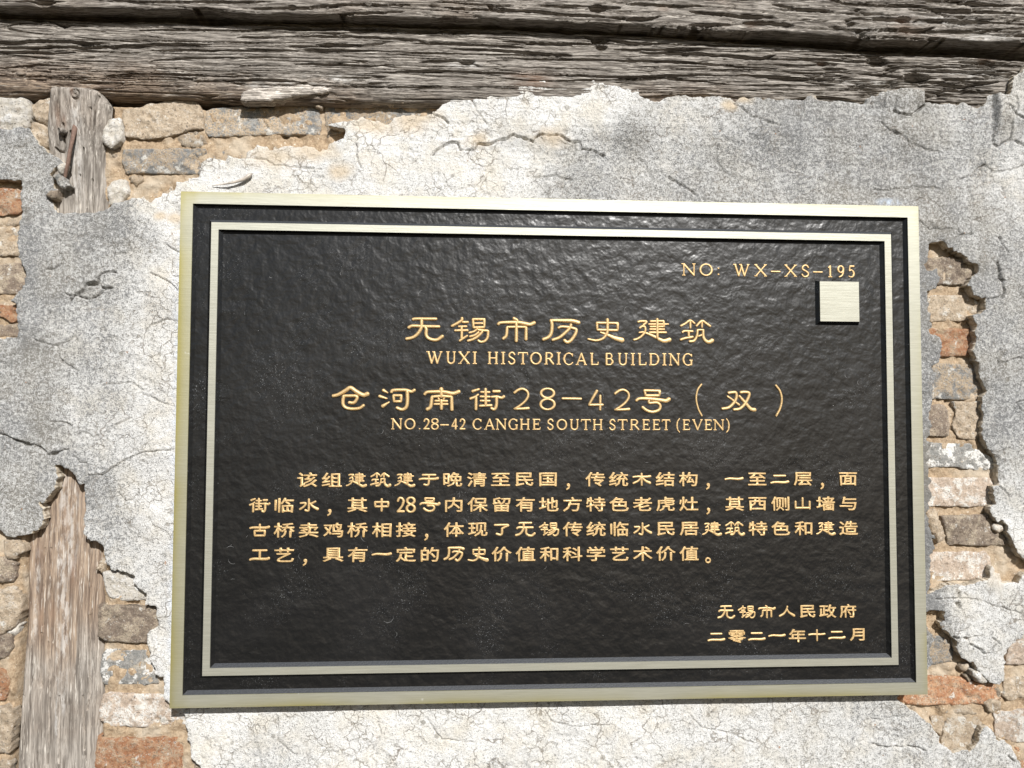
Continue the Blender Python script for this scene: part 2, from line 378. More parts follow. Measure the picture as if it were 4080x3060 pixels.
HOLE_R2 = (R7((660,1470),(720,1490),(790,1482),(790,1590),(750,1600))
 + R8((750,80),(790,140),(840,190),(900,230),(920,280),(925,350),(980,450),(1040,480),(1100,490),(1150,570),(1290,720),(1400,740),(1435,690),(1430,640),(1470,500),(1455,460),(1490,370),(1520,320),(1590,240),(1659,170)) + [(4700,2300),(4700,3500),(4180,3400)]
 + R8((1659,1690),(1600,1560),(1560,1480),(1530,1420),(1430,1340),(1400,1350),(1350,1345),(1330,1260),(1260,1210),(1200,1270),(1130,1420),(1080,1490),(980,1470),(890,1500),(850,1460),(740,1370),(740,1320),(690,1250),(600,1150),(550,1120),(480,1050),(370,990),(310,950),(265,895),(300,850)) + [(3660,2700)]
 + R8((610,560),(660,510),(640,450),(620,350),(640,290),(690,240),(640,170),(610,150)) + [(3690,2440)])
CRACKS = [  # (width mm, depth mm, points)
 (1.0,4,Z2((1450,1245),(1540,1160),(1640,1135),(1680,1195),(1780,1200),(1820,1160),(1900,1160),(1960,1130),(2040,1120),(2100,1090),(2212,1120))),
 (1.1,4,Z3((0,1130),(80,1090),(160,1110),(250,1145))),
 (0.9,4,Z3((260,1120),(310,1085),(400,1090),(480,1100),(540,1140),(620,1145),(640,1200),(720,1215),(820,1250))),
 (0.6,2.5,Z3((260,1420),(430,1405),(480,1425),(560,1445))), (0.6,2.5,Z3((1330,1420),(1400,1460),(1480,1510),(1560,1560))),
 (0.5,2,Z3((1850,850),(1980,950),(2100,990),(2212,1030))), (0.5,2,Z3((1720,1180),(1720,1300),(1790,1390))),
 (0.6,2.5,Z4((1050,990),(1110,1060),(1180,1085),(1240,1110),(1270,1150),(1400,1200),(1530,1215))),
 (0.8,3,Z4((1700,1440),(1790,1410),(1830,1360),(1890,1320))), (0.5,2,Z4((1890,1320),(1960,1370),(2100,1370),(2212,1320))),
 (0.8,3,Z4((1930,1100),(1940,1160),(1980,1190),(2060,1130),(2120,1140),(2212,1200))),
 (1.2,4,Z4((2020,880),(2080,960),(2140,980),(2212,1000))), (1.0,4,Z4((2080,820),(2090,930))), (0.7,3,Z4((2060,1000),(2075,1130))),
 (0.5,2,Z4((1000,1520),(1130,1525),(1340,1500),(1480,1500),(1540,1510))),
 (1.5,4,Z4((1140,910),(1190,935),(1280,940),(1340,900),(1390,860))), (0.5,2,Z4((1060,770),(1060,880))), (0.5,2,Z4((1160,800),(1140,900))),
 (0.9,3,R5((910,680),(1000,650),(1090,635))), (2.0,6,R5((1380,960),(1395,1130),(1430,1160),(1440,1300),(1420,1330))), (0.7,3,R5((1430,1325),(1330,1345),(1240,1355))),
 (0.9,3,R5((1380,680),(1440,780),(1480,850))), (0.5,2,R5((500,500),(560,530),(630,590),(700,580),(860,590),(930,600),(970,650))),
 (1.4,5,L1((770,1370),(830,1320),(930,1260),(980,1190))), (3.0,6,L1((980,1200),(1040,1190),(1085,1200),(1090,1150))), (1.0,4,L1((1090,1140),(1140,1070),(1200,1045),(1290,1060))),
 (1.1,4,L1((740,1300),(900,1340),(1010,1360),(1110,1320),(1180,1250),(1240,1240))), (1.4,5,L1((1100,1180),(1120,1240),(1160,1250))),
 (0.7,3,L1((1650,1070),(1720,1100),(1850,1160),(1960,1260))), (0.6,2,L1((1690,1650),(1830,1590),(1950,1600))), (0.6,2.5,L1((510,1030),(580,1030),(680,980))),
 (0.6,2.5,L1((1250,860),(1390,865))), (0.8,3,L1((1830,750),(1900,800),(1975,840))),
 (1.3,4,L2((0,1185),(160,1250))), (3.0,6,L2((165,1255),(240,1270))), (3.0,6,L2((260,1295),(320,1300))), (1.3,4,L2((330,1305),(400,1310),(470,1360),(560,1420))),
 (3.2,6,L2((570,1410),(615,1400))), (0.9,4,L2((620,1395),(680,1365),(760,1355))),
 (0.6,2.5,L2((380,130),(500,190),(640,220),(660,340),(720,410),(850,480))), (0.7,3,L2((840,0),(820,120),(860,190))), (0.5,2,L2((640,215),(820,130))),
 (0.9,3,L2((960,1650),(1110,1640),(1220,1580),(1340,1500),(1440,1440),(1620,1390),(1800,1370),(1900,1360))),
 (0.6,2,L2((1020,1230),(1150,1180),(1280,1090),(1420,1030))), (0.8,3,L2((820,1440),(880,1490),(950,1500),(965,1600),(945,1659))),
 (0.6,2,L2((1130,650),(1330,640),(1450,610),(1560,700),(1530,740),(1700,800),(1855,860))), (0.9,3,L2((560,1055),(720,1050),(790,1100))), (0.5,2,L2((870,1200),(920,1160),(1020,1210))),
 (0.6,2,L3((1290,170),(1380,270),(1450,250),(1530,170))), (0.5,2,L3((1670,140),(1680,300))), (0.5,2,L3((1640,450),(1670,540),(1800,600),(1850,640))),
 (1.4,4,R8((890,215),(960,235),(1050,240))), (0.9,3,R8((1050,235),(1130,205),(1200,210))), (1.2,4,R8((1060,295),(1150,330),(1190,360),(1220,400),(1290,385),(1340,290))),
 (0.9,3,R8((1290,210),(1340,260),(1400,300))), (0.6,2,R7((660,1350),(780,1350),(1050,1340),(1200,1370),(1400,1440),(1659,1510))), (2.5,5,R7((950,1290),(955,1330))), (3.0,5,R7((940,1400),(950,1450))),
 (0.8,3,R6((1370,340),(1395,400),(1390,450))), (0.6,2.5,R6((1395,400),(1500,380),(1590,350),(1659,360))), (0.9,3,R6((1659,810),(1590,850),(1620,920),(1659,950))),
 (0.9,3,R7((1400,110),(1450,150),(1490,210))), (0.6,2,R6((1340,1390),(1420,1370),(1520,1340))),
 (0.9,3,R8((0,1410),(150,1440),(370,1430),(500,1450),(590,1480))), (0.6,2,R8((0,1130),(130,1130),(290,1090))), (0.9,3,R8((200,1265),(270,1265))), (0.8,3,R8((1485,1525),(1560,1590))),
 (0.5,2,L4((2060,1120),(2200,1120))), (0.5,2,[(1100,2850),(1110,2960),(1180,3010)]), (0.6,2,[(1500,2850),(1520,2930),(1480,3000),(1500,3060)]), (0.5,2,[(2170,2830),(2200,2880),(2300,2900),(2400,2890)]),
 (0.5,2,[(2750,2850),(2790,2900),(2900,2920),(3000,2960)]), (0.5,2,[(1700,2860),(1760,2950),(1900,2960)]),
 (0.7,3,Z2((840,1150),(840,1240),(880,1340))), (0.8,3,Z2((1450,915),(1540,950),(1580,990))), (0.5,2,Z2((1760,780),(1800,880),(1890,1000))), (0.5,2,Z2((0,1260),(120,1280),(180,1320),(330,1340),(560,1360))),
]
DIRT = [(1100,650,.12),(1500,620,.05),(1900,600,.08),(1700,720,.25),(1350,700,.3),(2200,450,.12),(2400,400,.15),(2050,640,.2),(1050,700,.25),
 (2300,740,.68),(2500,550,.70),(2700,520,.45),(2800,700,.7),(3200,450,.8),(3300,650,.72),(3600,700,.75),(3900,600,.62),(4060,700,.3),(3900,900,.72),(3950,1300,.72),(4000,1600,.78),(4050,1900,.55),(4060,2150,.2),(3850,2400,.3),(3900,2550,.35),(3680,1200,.95),(3650,1500,.9),(3690,1100,1.0),(3690,1900,1.25),(3695,2200,1.25),(3700,2450,1.1),(3700,2580,.9),
 (150,600,.8),(120,750,.75),(250,950,.78),(450,900,.9),(600,950,.65),(200,1150,.85),(450,1150,.68),(600,1200,.4),(690,1100,.1),(690,900,0),(640,800,.15),(150,1400,.9),(300,1400,.6),(450,1400,.62),(600,1400,.28),(690,1400,.08),(60,1600,.7),(150,1700,.9),(300,1650,.45),(400,1600,.58),(550,1700,.35),(650,1700,.2),
 (80,2000,.7),(200,1850,.75),(400,1950,.8),(550,1950,.35),(650,2000,.15),(450,2100,.6),(600,2200,.35),(500,2230,.45),(640,2500,.3),(640,2700,.2),
 (900,2900,.12),(1500,2950,.15),(1000,3050,.4),(2000,2900,.15),(2500,2950,.2),(3000,2900,.3),(3400,2950,.38),(3600,3040,.5),(3200,3050,.4),(2000,3050,.3),(3950,3050,.5)]
CREAM = [(1650,470,70),(1500,500,60),(1250,600,60),(1080,620,60),(2950,400,28),(2200,550,45),(3250,390,18),(2900,430,25),(1900,560,40),(1350,680,40),(3990,2290,45),(150,2050,0),(700,870,22),(640,860,18)]

def idw(x, z, pts, y=0.0):
    P = W([p[:2] for p in pts], y); num = 0; den = 0
    for (px, pz), p in zip(P, pts):
        w = 1/((x-px)**2+(z-pz)**2+1e-4)**1.6
        num = num + w*p[2]; den = den + w
    return num/den

wall = thing('brick_wall', 'old brick wall with crumbling grey and white plaster behind the plaque', 'wall', (0, 0.02, -0.32))

def sheet(name, field, hfun, step, x0, x1, z0, z1, mats, thick, attrs_fun, parent, edge_rows=2, seed=0, kind=None):
    """solid sheet: kept where field(x,z) > 0, front at y = hfun, its rim runs back by thick"""
    nx = int((x1-x0)/step)+1; nz = int((z1-z0)/step)+1
    X, Z = np.meshgrid(np.linspace(x0, x1, nx), np.linspace(z0, z1, nz), indexing='ij')
    s = field(X, Z)
    cell = (s[:-1,:-1] > 0) | (s[1:,:-1] > 0) | (s[:-1,1:] > 0) | (s[1:,1:] > 0)
    gx, gz = np.gradient(s, X[1,0]-X[0,0], Z[0,1]-Z[0,0])
    g2 = gx**2+gz**2+1e-9
    out = (s < 0)
    mv = np.where(out, np.clip(-s/np.sqrt(g2), 0, 1.6*step), 0)
    XX = X+mv*gx/np.sqrt(g2); ZZ = Z+mv*gz/np.sqrt(g2)
    idx = np.arange(nx*nz).reshape(nx, nz)
    i, j = np.nonzero(cell)
    F = np.stack([idx[i,j], idx[i+1,j], idx[i+1,j+1], idx[i,j+1]], 1)     # normal -y
    used = np.zeros(nx*nz, bool); used[F.ravel()] = True
    remap = np.cumsum(used)-1
    H = hfun(XX, ZZ, s)
    V = np.stack([XX.ravel()[used], H.ravel()[used], ZZ.ravel()[used]], 1)
    F = remap[F]
    # boundary edges
    E = np.concatenate([F[:,[0,1]], F[:,[1,2]], F[:,[2,3]], F[:,[3,0]]])
    key = E[:,0].astype(np.int64)*len(V)+E[:,1]; rkey = E[:,1].astype(np.int64)*len(V)+E[:,0]
    be = E[~np.isin(key, rkey)]
    bv = np.unique(be); lut = -np.ones(len(V), np.int64); lut[bv] = np.arange(len(bv))
    gxf, gzf = (gx/np.sqrt(g2)).ravel()[used][bv], (gz/np.sqrt(g2)).ravel()[used][bv]
    rings = [bv]; VV = [V]; base = len(V)
    for r in range(1, edge_rows+1):
        t = r/edge_rows; p = V[bv].copy()
        p[:,1] = V[bv,1]*(1-t)+thick*t
        k = (0.0018*fbm(p[:,0], p[:,2], .004, 3, seed+r, .65)+0.0006*t)*(1 if r < edge_rows else .3)
        p[:,0] += gxf*k; p[:,2] += gzf*k
        VV.append(p); rings.append(np.arange(len(bv))+base); base += len(bv)
    FF = [F]; mi = [np.zeros(len(F), int)]
    for r in range(edge_rows):
        a, b = lut[be[:,0]], lut[be[:,1]]
        FF.append(np.stack([rings[r][b], rings[r][a], rings[r+1][a], rings[r+1][b]], 1)); mi.append(np.ones(len(be), int))
    at = {k: np.concatenate([v]+[v[bv]]*edge_rows) for k, v in attrs_fun(V[:,0], V[:,2]).items()}
    o = mesh_np(name, np.concatenate(VV), np.concatenate(FF), mats, np.concatenate(mi), True, parent, at)
    return o

HOLES = [[tuple(q) for q in W(h, 0)] for h in (HOLE_TOP, HOLE_L1, HOLE_L2, HOLE_R1, HOLE_R2)]
UNDER = [(-.285,-.185),(.285,-.185),(.285,.185),(-.285,.185)]
CRK = [(w*.0005, d*.001, W(p, 0)) for w, d, p in CRACKS]
def plaster_field(X, Z):
    jx = X+.0016*fbm(X, Z, .007, 3, 5); jz = Z+.0016*fbm(X, Z, .007, 3, 8)
    s = np.full(X.shape, 1.0)
    for h in HOLES: s = np.minimum(s, -sdf(jx, jz, h))
    s = s+.0010*fbm(X, Z, .0028, 3, 44, .65)
    s = np.minimum(s, -sdf(X, Z, UNDER))
    return s
def crack_cut(X, Z):
    """groove depth and one-sided lift along the traced cracks"""
    cut = np.zeros(X.shape); lift = np.zeros(X.shape)
    wx = X+.0013*fbm(X, Z, .006, 3, 71); wz = Z+.0013*fbm(X, Z, .006, 3, 72)
    for hw, dep, P in CRK:
        (ax, az), (bx, bz) = P.min(0)-.012, P.max(0)+.012
        m = (X > ax) & (X < bx) & (Z > az) & (Z < bz)
        if not m.any(): continue
        d = seg_dist(wx[m], wz[m], P, False)
        wv = hw*.75*(1.0+.9*fbm(X[m], Z[m], .006, 3, 73))+.00022
        cut[m] = np.maximum(cut[m], dep*np.clip((1.35-d/wv)*1.3, 0, 1))
        # the lower lip of wide cracks stands a little proud
        if hw > .00045:
            i = np.argmin(np.abs(P[:,0][None]-X[m][:,None]), 1)
            lift[m] = np.maximum(lift[m], .0009*np.exp(-d/.004))
    return cut, lift
def plaster_h(X, Z, s):
    h = .0020*fbm(X, Z, .13, 3, 1)+.0011*fbm(X, Z, .03, 3, 2)+.00045*fbm(X, Z, .006, 3, 3)+.00022*fbm(X, Z, .0022, 2, 4)
    # spalled skim coat
    sp = smooth(.30, .36, fbm(X, Z, .02, 5, 9, .62)); h = h-.0007*sp
    # brushed streaks in the upper white part
    top = smooth(.21, .26, Z)
    h = h+top*.00035*fbm(X*.05, Z, .0016, 3, 12)
    rim = np.exp(-np.clip(s, 0, 1)/.004)
    h = h+rim*(.0012*fbm(X, Z, .012, 2, 21))-.0006*np.exp(-np.clip(s, 0, 1)/.0012)
    cut, lift = crack_cut(X, Z)
    # the plaster bellies forward over the beam at the top and over the post
    px = W([(1500,430),(2500,430)],0); h = h+.0045*smooth(.235, .27, Z)*smooth(-.12, -.02, X)+.006*smooth(.374, .378, X)*smooth(.262, .285, Z)
    q0, q1 = W([(3435,420),(3668,420)], 0); h = h+.0035*smooth(q0[0]-.001, q0[0]+.001, X)*smooth(q1[0]+.001, q1[0]-.001, X)*smooth(q0[1]-.006, q0[1]+.006, Z)
    return -(h+lift-cut)
def plaster_attr(x, z):
    d = idw(x, z, DIRT)
    d = d+.07*fbm(x, z, .02, 4, 33)
    c = np.zeros(x.shape)
    for px, py, r in CREAM:
        if r <= 0: continue
        q = W([(px, py)])[0]; rr = r*.0002
        c = np.maximum(c, np.exp(-(((x-q[0])/(1.6*rr))**2+((z-q[1])/rr)**2)))
    c = np.clip(c*1.1+.35*fbm(x, z, .012, 4, 34)-.25, 0, .75)*(c > .02)
    dl = np.abs(x+.303); b = np.exp(-((x+.3055)/.0035)**2)*(z < .17)*(z > -.2)*.5 + np.exp(-((x-.3045)/.003)**2)*(z < .13)*(z > -.05)*.9
    q = W([(3550,805)])[0]; b = np.maximum(b, np.exp(-(((x-q[0])/.010)**2+((z-q[1])/.0028)**2)))
    return {'dirt': np.clip(d, 0, 1.3), 'cream': c, 'blue': np.clip(b, 0, 1)}
plaster = sheet('plaster', plaster_field, plaster_h, .00085, -.53, .50, -.345, .335, [M_PL, M_ED], .0105, plaster_attr, wall, 2, 3)

# the same coat goes on, seen only from further aside
INNER = [(-.528,-.343),(.498,-.343),(.498,.36),(-.528,.36)]
sheet('plaster', lambda X, Z: np.minimum(plaster_field(X, Z), -sdf(X, Z, INNER)), plaster_h, .005, -.95, .95, -.62, .335, [M_PL, M_ED], .0125, plaster_attr, wall, 1, 3)

# ------------------------------------------------------------------ mortar bed behind the bricks
def mortar_bed():
    st = .0016; x0, x1, z0, z1 = -.54, .52, -.36, .31
    nx = int((x1-x0)/st); nz = int((z1-z0)/st)
    X, Z = np.meshgrid(np.linspace(x0, x1, nx), np.linspace(z0, z1, nz), indexing='ij')
    w, _ = worley(X+.002*fbm(X, Z, .006, 2, 4), Z, .011, 3)
    Y = .0106-.0026*fbm(X, Z, .014, 5, 50, .66)-.0014*np.clip(w*2, 0, 1)-.0010*fbm(X, Z, .004, 3, 52)
    Y = Y+.0035*smooth(.35, .6, fbm(X, Z, .02, 3, 54))
    rc = W([(600,428)], .0135)[0]; rx = W([(985,428)], .0135)[0]; Y = Y+.022*smooth(rc[1]-.0015, rc[1]+.001, Z)*smooth(rx[0]+.004, rx[0]-.004, X)
    pl = np.interp(Z, [-.34, .31], [-.438, -.405]); pr = np.interp(Z, [-.34, .31], [-.357, -.374])
    Y = Y+.022*smooth(.0, .004, X-pl)*smooth(.0, .004, pr-X)
    idx = np.arange(nx*nz).reshape(nx, nz)
    F = np.stack([idx[:-1,:-1], idx[1:,:-1], idx[1:,1:], idx[:-1,1:]], -1).reshape(-1, 4)
    ctr = (X[:-1,:-1] > -.27) & (X[:-1,:-1] < .27) & (np.abs(Z[:-1,:-1]) < .17)
    F = F[~ctr.ravel()]
    return mesh_np('mortar', np.stack([X, Y, Z], -1).reshape(-1, 3), F, [M_MO], None, True, wall)
mortar_bed()

# ------------------------------------------------------------------ bricks and stones
def brick(name, pts, mat, y=.0105, back=.018, rough=.0009, step=.0012, jag=.0013, seed=0, round_=.0011, stretch=1.0, tilt=0.0, label=None, dome=0.0, par=None):
    """pts: photo outline (2 points = a rectangle)"""
    if len(pts) == 2:
        (a, b), (c, d) = pts; pts = [(a, b), (c, b), (c, d), (a, d)]
    y = y-.0013 if y > 0 else y
    P = W(pts, y); (ax, az), (bx, bz) = P.min(0)-.003, P.max(0)+.003
    nx = max(6, int((bx-ax)/step)); nz = max(6, int((bz-az)/step))
    X, Z = np.meshgrid(np.linspace(ax, bx, nx), np.linspace(az, bz, nz), indexing='ij')
    s = sdf(X+jag*fbm(X, Z, .007, 4, seed+1, .65), Z+jag*fbm(X, Z, .007, 4, seed+2, .65), P)
    e = np.clip(s/round_, -1, 1); prof = np.sqrt(np.clip(1-(1-np.clip(e, 0, 1))**2, 0, 1))
    cx, cz = P.mean(0)
    Y = y-rough*fbm(X*stretch, Z, .013, 4, seed+3, .62)-.55*rough*fbm(X*stretch, Z, .0035, 3, seed+4)+(1-prof)*round_*.8+tilt*(Z-cz)
    Y = Y-dome*np.clip(1-((X-cx)/(bx-ax)*2)**2-((Z-cz)/(bz-az)*2)**2, 0, 1)
    chip = smooth(.38, .46, fbm(X, Z, .014, 3, seed+6)); Y = Y+chip*.0014
    cell = (s[:-1,:-1] > 0) | (s[1:,:-1] > 0) | (s[:-1,1:] > 0) | (s[1:,1:] > 0)
    gx, gz = np.gradient(s, X[1,0]-X[0,0], Z[0,1]-Z[0,0]); g = np.sqrt(gx**2+gz**2)+1e-9
    mv = np.where(s < 0, np.clip(-s/g, 0, 1.6*step), 0)
    X = X+mv*gx/g; Z = Z+mv*gz/g
    idx = np.arange(nx*nz).reshape(nx, nz); i, j = np.nonzero(cell)
    F = np.stack([idx[i,j], idx[i+1,j], idx[i+1,j+1], idx[i,j+1]], 1)
    used = np.zeros(nx*nz, bool); used[F.ravel()] = True; remap = np.cumsum(used)-1
    V = np.stack([X.ravel()[used], Y.ravel()[used], Z.ravel()[used]], 1); F = remap[F]
    E = np.concatenate([F[:,[0,1]], F[:,[1,2]], F[:,[2,3]], F[:,[3,0]]])
    key = E[:,0].astype(np.int64)*len(V)+E[:,1]; rk = E[:,1].astype(np.int64)*len(V)+E[:,0]
    be = E[~np.isin(key, rk)]; bv = np.unique(be); lut = -np.ones(len(V), np.int64); lut[bv] = np.arange(len(bv))+len(V)
    V2 = V[bv].copy(); V2[:,1] = back
    F2 = np.stack([be[:,1], be[:,0], lut[be[:,0]], lut[be[:,1]]], 1)
    o = mesh_np(name, np.concatenate([V, V2]), np.concatenate([F, F2]), [mat], None, True, par or wall, None, True, (cx, y, cz))
    if label: o['label'] = label
    return o
BR = [
 # upper left, between post and plaster
 (B_TAN, Z1((970,872),(1130,857),(1200,830),(1330,802),(1480,795),(1570,800),(1620,900),(1628,1030),(1520,1040),(1400,1085),(1180,1118),(1000,1090),(985,980)), .008),
 (B_GREY, Z1((1645,885),(1700,860),(2000,855),(2560,855),(2575,960),(2570,1075),(2212,1080),(1660,1095),(1635,1060)), .010),
 (B_GREY, Z2((585,840),(640,825),(880,825),(1000,840),(1560,810),(1540,900),(1300,1000),(800,1030),(620,1110),(590,1010)), .011),
 (B_GREY, Z1((985,1200),(1060,1188),(1640,1185),(1660,1240),(1625,1395),(1300,1390),(1000,1385),(975,1300)), .009),
 (B_GREY, Z1((1700,1205),(1980,1200),(1980,1330),(1710,1330)), .011),
 (B_TAN, Z1((1010,1450),(1180,1460),(1420,1420),(1560,1410),(1500,1659),(1200,1700),(1010,1660)), .012),
 (B_DARK, Z1((-120,1470),(-120,1150),(200,1180),(250,1290),(190,1440)), .012),
 # left edge column
 (B_RED, L1((-200,140),(180,135),(245,170),(258,300),(250,380),(180,425),(-200,440)), .008),
 (B_TAN, L1((-200,480),(225,470),(225,550),(-200,560)), .011),
 (B_TAN, L1((-200,580),(240,560),(240,885),(-200,890)), .0095),
 (B_DARK, L1((-200,960),(60,970),(110,955),(230,965),(300,1080),(290,1250),(180,1300),(-200,1305)), .009),
 (B_RED, L1((-200,1430),(20,1415),(190,1425),(230,1500),(200,1600),(120,1620),(40,1560),(-200,1560)), .0085),
 (B_DARK, L1((-200,1640),(260,1630),(260,1780),(-200,1780)), .010),
 # right of the post, lower left
 (B_PALE, L3((1130,1050),(1300,1040),(1700,1080),(1700,1350),(1400,1370),(1190,1330),(1140,1200)), .009),
 (B_DARK, L3((1075,1410),(1640,1430),(1760,1450),(1760,1750),(1640,1835),(1200,1815),(1060,1770),(1065,1600)), .0075),
 (B_LIMED, L4((1165,345),(1650,365),(1720,500),(1740,740),(1130,740),(1105,600),(1115,430)), .0105),
 (B_PINK, L4((1130,850),(1180,830),(1830,850),(2120,980),(2120,1190),(1500,1215),(1180,1200),(1090,1120),(1085,1010)), .009),
 (B_RED, L4((1060,1320),(1500,1330),(2010,1320),(2025,1450),(2010,1680),(1900,1800),(1050,1800),(1045,1500)), .0095),
 (B_DARK, L4((2045,1350),(2250,1350),(2300,1560),(2300,1800),(2045,1800)), .011),
 (B_RED, L4((-200,560),(60,560),(95,680),(90,800),(30,920),(-200,960)), .010),
 (B_TAN, L4((-200,1570),(60,1560),(110,1600),(100,1800),(-200,1800)), .011),
 # right of the plaque
 (B_DARK, R5((520,905),(700,895),(1060,905),(1180,1000),(1180,1150),(1060,1205),(520,1200)), .0085),
 (B_TAN, R5((540,1320),(780,1310),(1060,1310),(1070,1350),(1250,1400),(1240,1520),(1060,1600),(800,1605),(540,1600)), .009),
 (B_RED, R6((540,20),(1060,25),(1130,80),(1120,300),(1060,335),(540,330)), .0085),
 (B_GREY, R6((560,415),(700,400),(1080,420),(1180,560),(1230,700),(1190,790),(1100,810),(560,800)), .009),
 (B_DARK, R6((540,870),(790,860),(835,920),(850,1080),(830,1215),(540,1215)), .008),
 (B_TAN, R6((880,830),(1180,830),(1230,950),(1200,1200),(1130,1250),(950,1240),(870,1130),(910,1000)), .0085),
 (B_LIMED, R6((560,1280),(1080,1285),(1190,1380),(1330,1460),(1350,1580),(1200,1590),(840,1550),(560,1560)), .010),
 (B_PINK, R7((540,10),(1280,10),(1320,80),(1300,330),(900,330),(700,325),(540,330)), .0085),
 (B_DARK, R7((760,430),(1150,415),(1280,420),(1310,500),(1300,590),(1420,620),(1500,700),(1480,755),(1200,760),(840,745),(800,600)), .0075),
 (B_PINK, R7((540,830),(1230,820),(1300,900),(1310,1060),(1230,1130),(800,1145),(540,1145)), .009),
 (B_GREY, R8((480,190),(640,180),(850,250),(890,380),(885,490),(700,525),(480,530)), .0095),
 (B_RED, R8((200,860),(540,640),(900,655),(1330,740),(1400,800),(1420,900),(1230,960),(900,965),(620,975),(400,970),(260,930)), .0085),
 (B_TAN, R8((820,1085),(1060,1095),(1180,1090),(1220,1200),(1180,1300),(1090,1490),(900,1510),(740,1400),(760,1300)), .0095),
 (B_TAN, R8((640,1095),(770,1085),(800,1240),(740,1300),(640,1230)), .011),
 (B_PINK, R8((1500,300),(1720,200),(2200,180),(2200,510),(1460,525),(1470,470)), .0085),
 (B_TAN, R8((1440,660),(1760,640),(2200,630),(2200,850),(1760,860),(1500,930),(1420,860)), .009),
 (B_PINK, R8((1330,1010),(1450,1040),(1659,1020),(2200,1010),(2200,1400),(1560,1380),(1340,1300)), .0095),
 (B_RED, R8((1560,1430),(2200,1430),(2200,1780),(1640,1780)), .011),
]
for k, (m, pts, y) in enumerate(BR):
    brick('brick', pts, m, y, seed=100+k*11, rough=.0010+.0003*((k*7) % 3))
ST = [  # stones and rubble packed between the bricks
 (B_PALE, Z1((-160,790),(0,765),(90,775),(170,770),(225,800),(243,860),(238,950),(225,1010),(150,1060),(-160,1060)), .004),
 (B_TAN, Z1((240,832),(330,800),(400,757),(432,800),(412,950),(370,1000),(300,970),(245,935)), .006),
 (B_TAN, Z1((232,985),(330,978),(388,1020),(392,1130),(350,1185),(250,1080)), .007),
 (B_PALE, Z1((860,960),(960,938),(975,1040),(962,1130),(880,1188),(815,1140),(820,1010)), .003),
 (B_PALE, Z1((850,1500),(900,1450),(1000,1430),(1030,1500),(1000,1580),(940,1659),(860,1640)), .006),
 (B_TAN, Z1((1010,1415),(1060,1390),(1120,1400),(1145,1435),(1080,1475),(1030,1455)), .007),
 (B_TAN, Z1((1400,1085),(1560,1045),(1640,1075),(1660,1150),(1600,1185),(1450,1170)), .010),
 (B_DARK, Z1((880,1190),(975,1190),(960,1270),(920,1290),(880,1240)), .011),
 (B_TAN, L3((20,715),(150,705),(235,745),(240,820),(150,900),(70,900),(40,850)), .003),
 (B_DARK, L3((-200,860),(60,900),(180,940),(185,1020),(120,1160),(-200,1180)), .006),
 (B_TAN, L3((-200,1290),(60,1230),(160,1240),(240,1300),(235,1480),(170,1620),(60,1740),(-200,1760)), .006),
 (B_DARK, L4((-200,200),(130,190),(130,330),(60,460),(-200,520)), .008),
 (B_TAN, L4((-200,980),(80,1000),(150,1060),(130,1200),(110,1500),(-200,1520)), .007),
 (B_PALE, L4((60,160),(200,40),(215,120),(160,215),(130,200)), .009),
 (B_TAN, L3((1075,930),(1130,890),(1165,960),(1150,1020),(1100,1065),(1055,1020)), .008),
 (B_TAN, R7((590,380),(700,345),(730,400),(720,480),(800,600),(800,700),(720,740),(680,690),(620,560),(590,480)), .007),
 (B_TAN, R7((1310,520),(1420,500),(1445,560),(1430,600),(1360,620),(1310,580)), .006),
 (B_DARK, R8((1340,770),(1400,780),(1420,860),(1400,920),(1345,880)), .008),
 (B_TAN, R8((1230,930),(1330,900),(1430,940),(1410,1020),(1300,1065),(1250,1010)), .006),
 (B_PALE, R8((1080,580),(1140,580),(1220,640),(1290,700),(1270,740),(1150,710),(1100,650)), .002),
 (B_TAN, R8((960,520),(1060,505),(1080,550),(1020,620),(950,590)), .006),
 (B_TAN, R8((700,985),(1000,980),(1270,1060),(1200,1085),(830,1080),(740,1040)), .011),
 (B_DARK, R8((1000,640),(1080,600),(1110,680),(1060,720)), .007),
 (B_PALE, L3((1180,1045),(1290,1045),(1290,1060),(1190,1060)), .012),
 (B_LIMED, Z1((400,1402),(470,1385),(505,1420),(552,1482),(500,1500),(440,1470)), -.006),
 (B_DARK, L1((475,215),(560,160),(640,172),(600,240),(540,250)), -.005),
 (B_PALE, Z1((455,1330),(510,1300),(520,1330),(480,1380),(440,1370)), -.006),
 (B_TAN, Z2((985,790),(1010,760),(1060,765),(1200,770),(1330,775),(1400,790),(1460,790),(1480,830),(1300,830),(1000,830)), .003),
 (B_TAN, Z2((460,820),(520,815),(580,835),(570,870),(500,850)), .005),
]
for k, (m, pts, y) in enumerate(ST):
    brick('stone', pts, m, y, seed=900+k*13, rough=.0022, round_=.0032, jag=.0022, step=.0012, dome=.001)

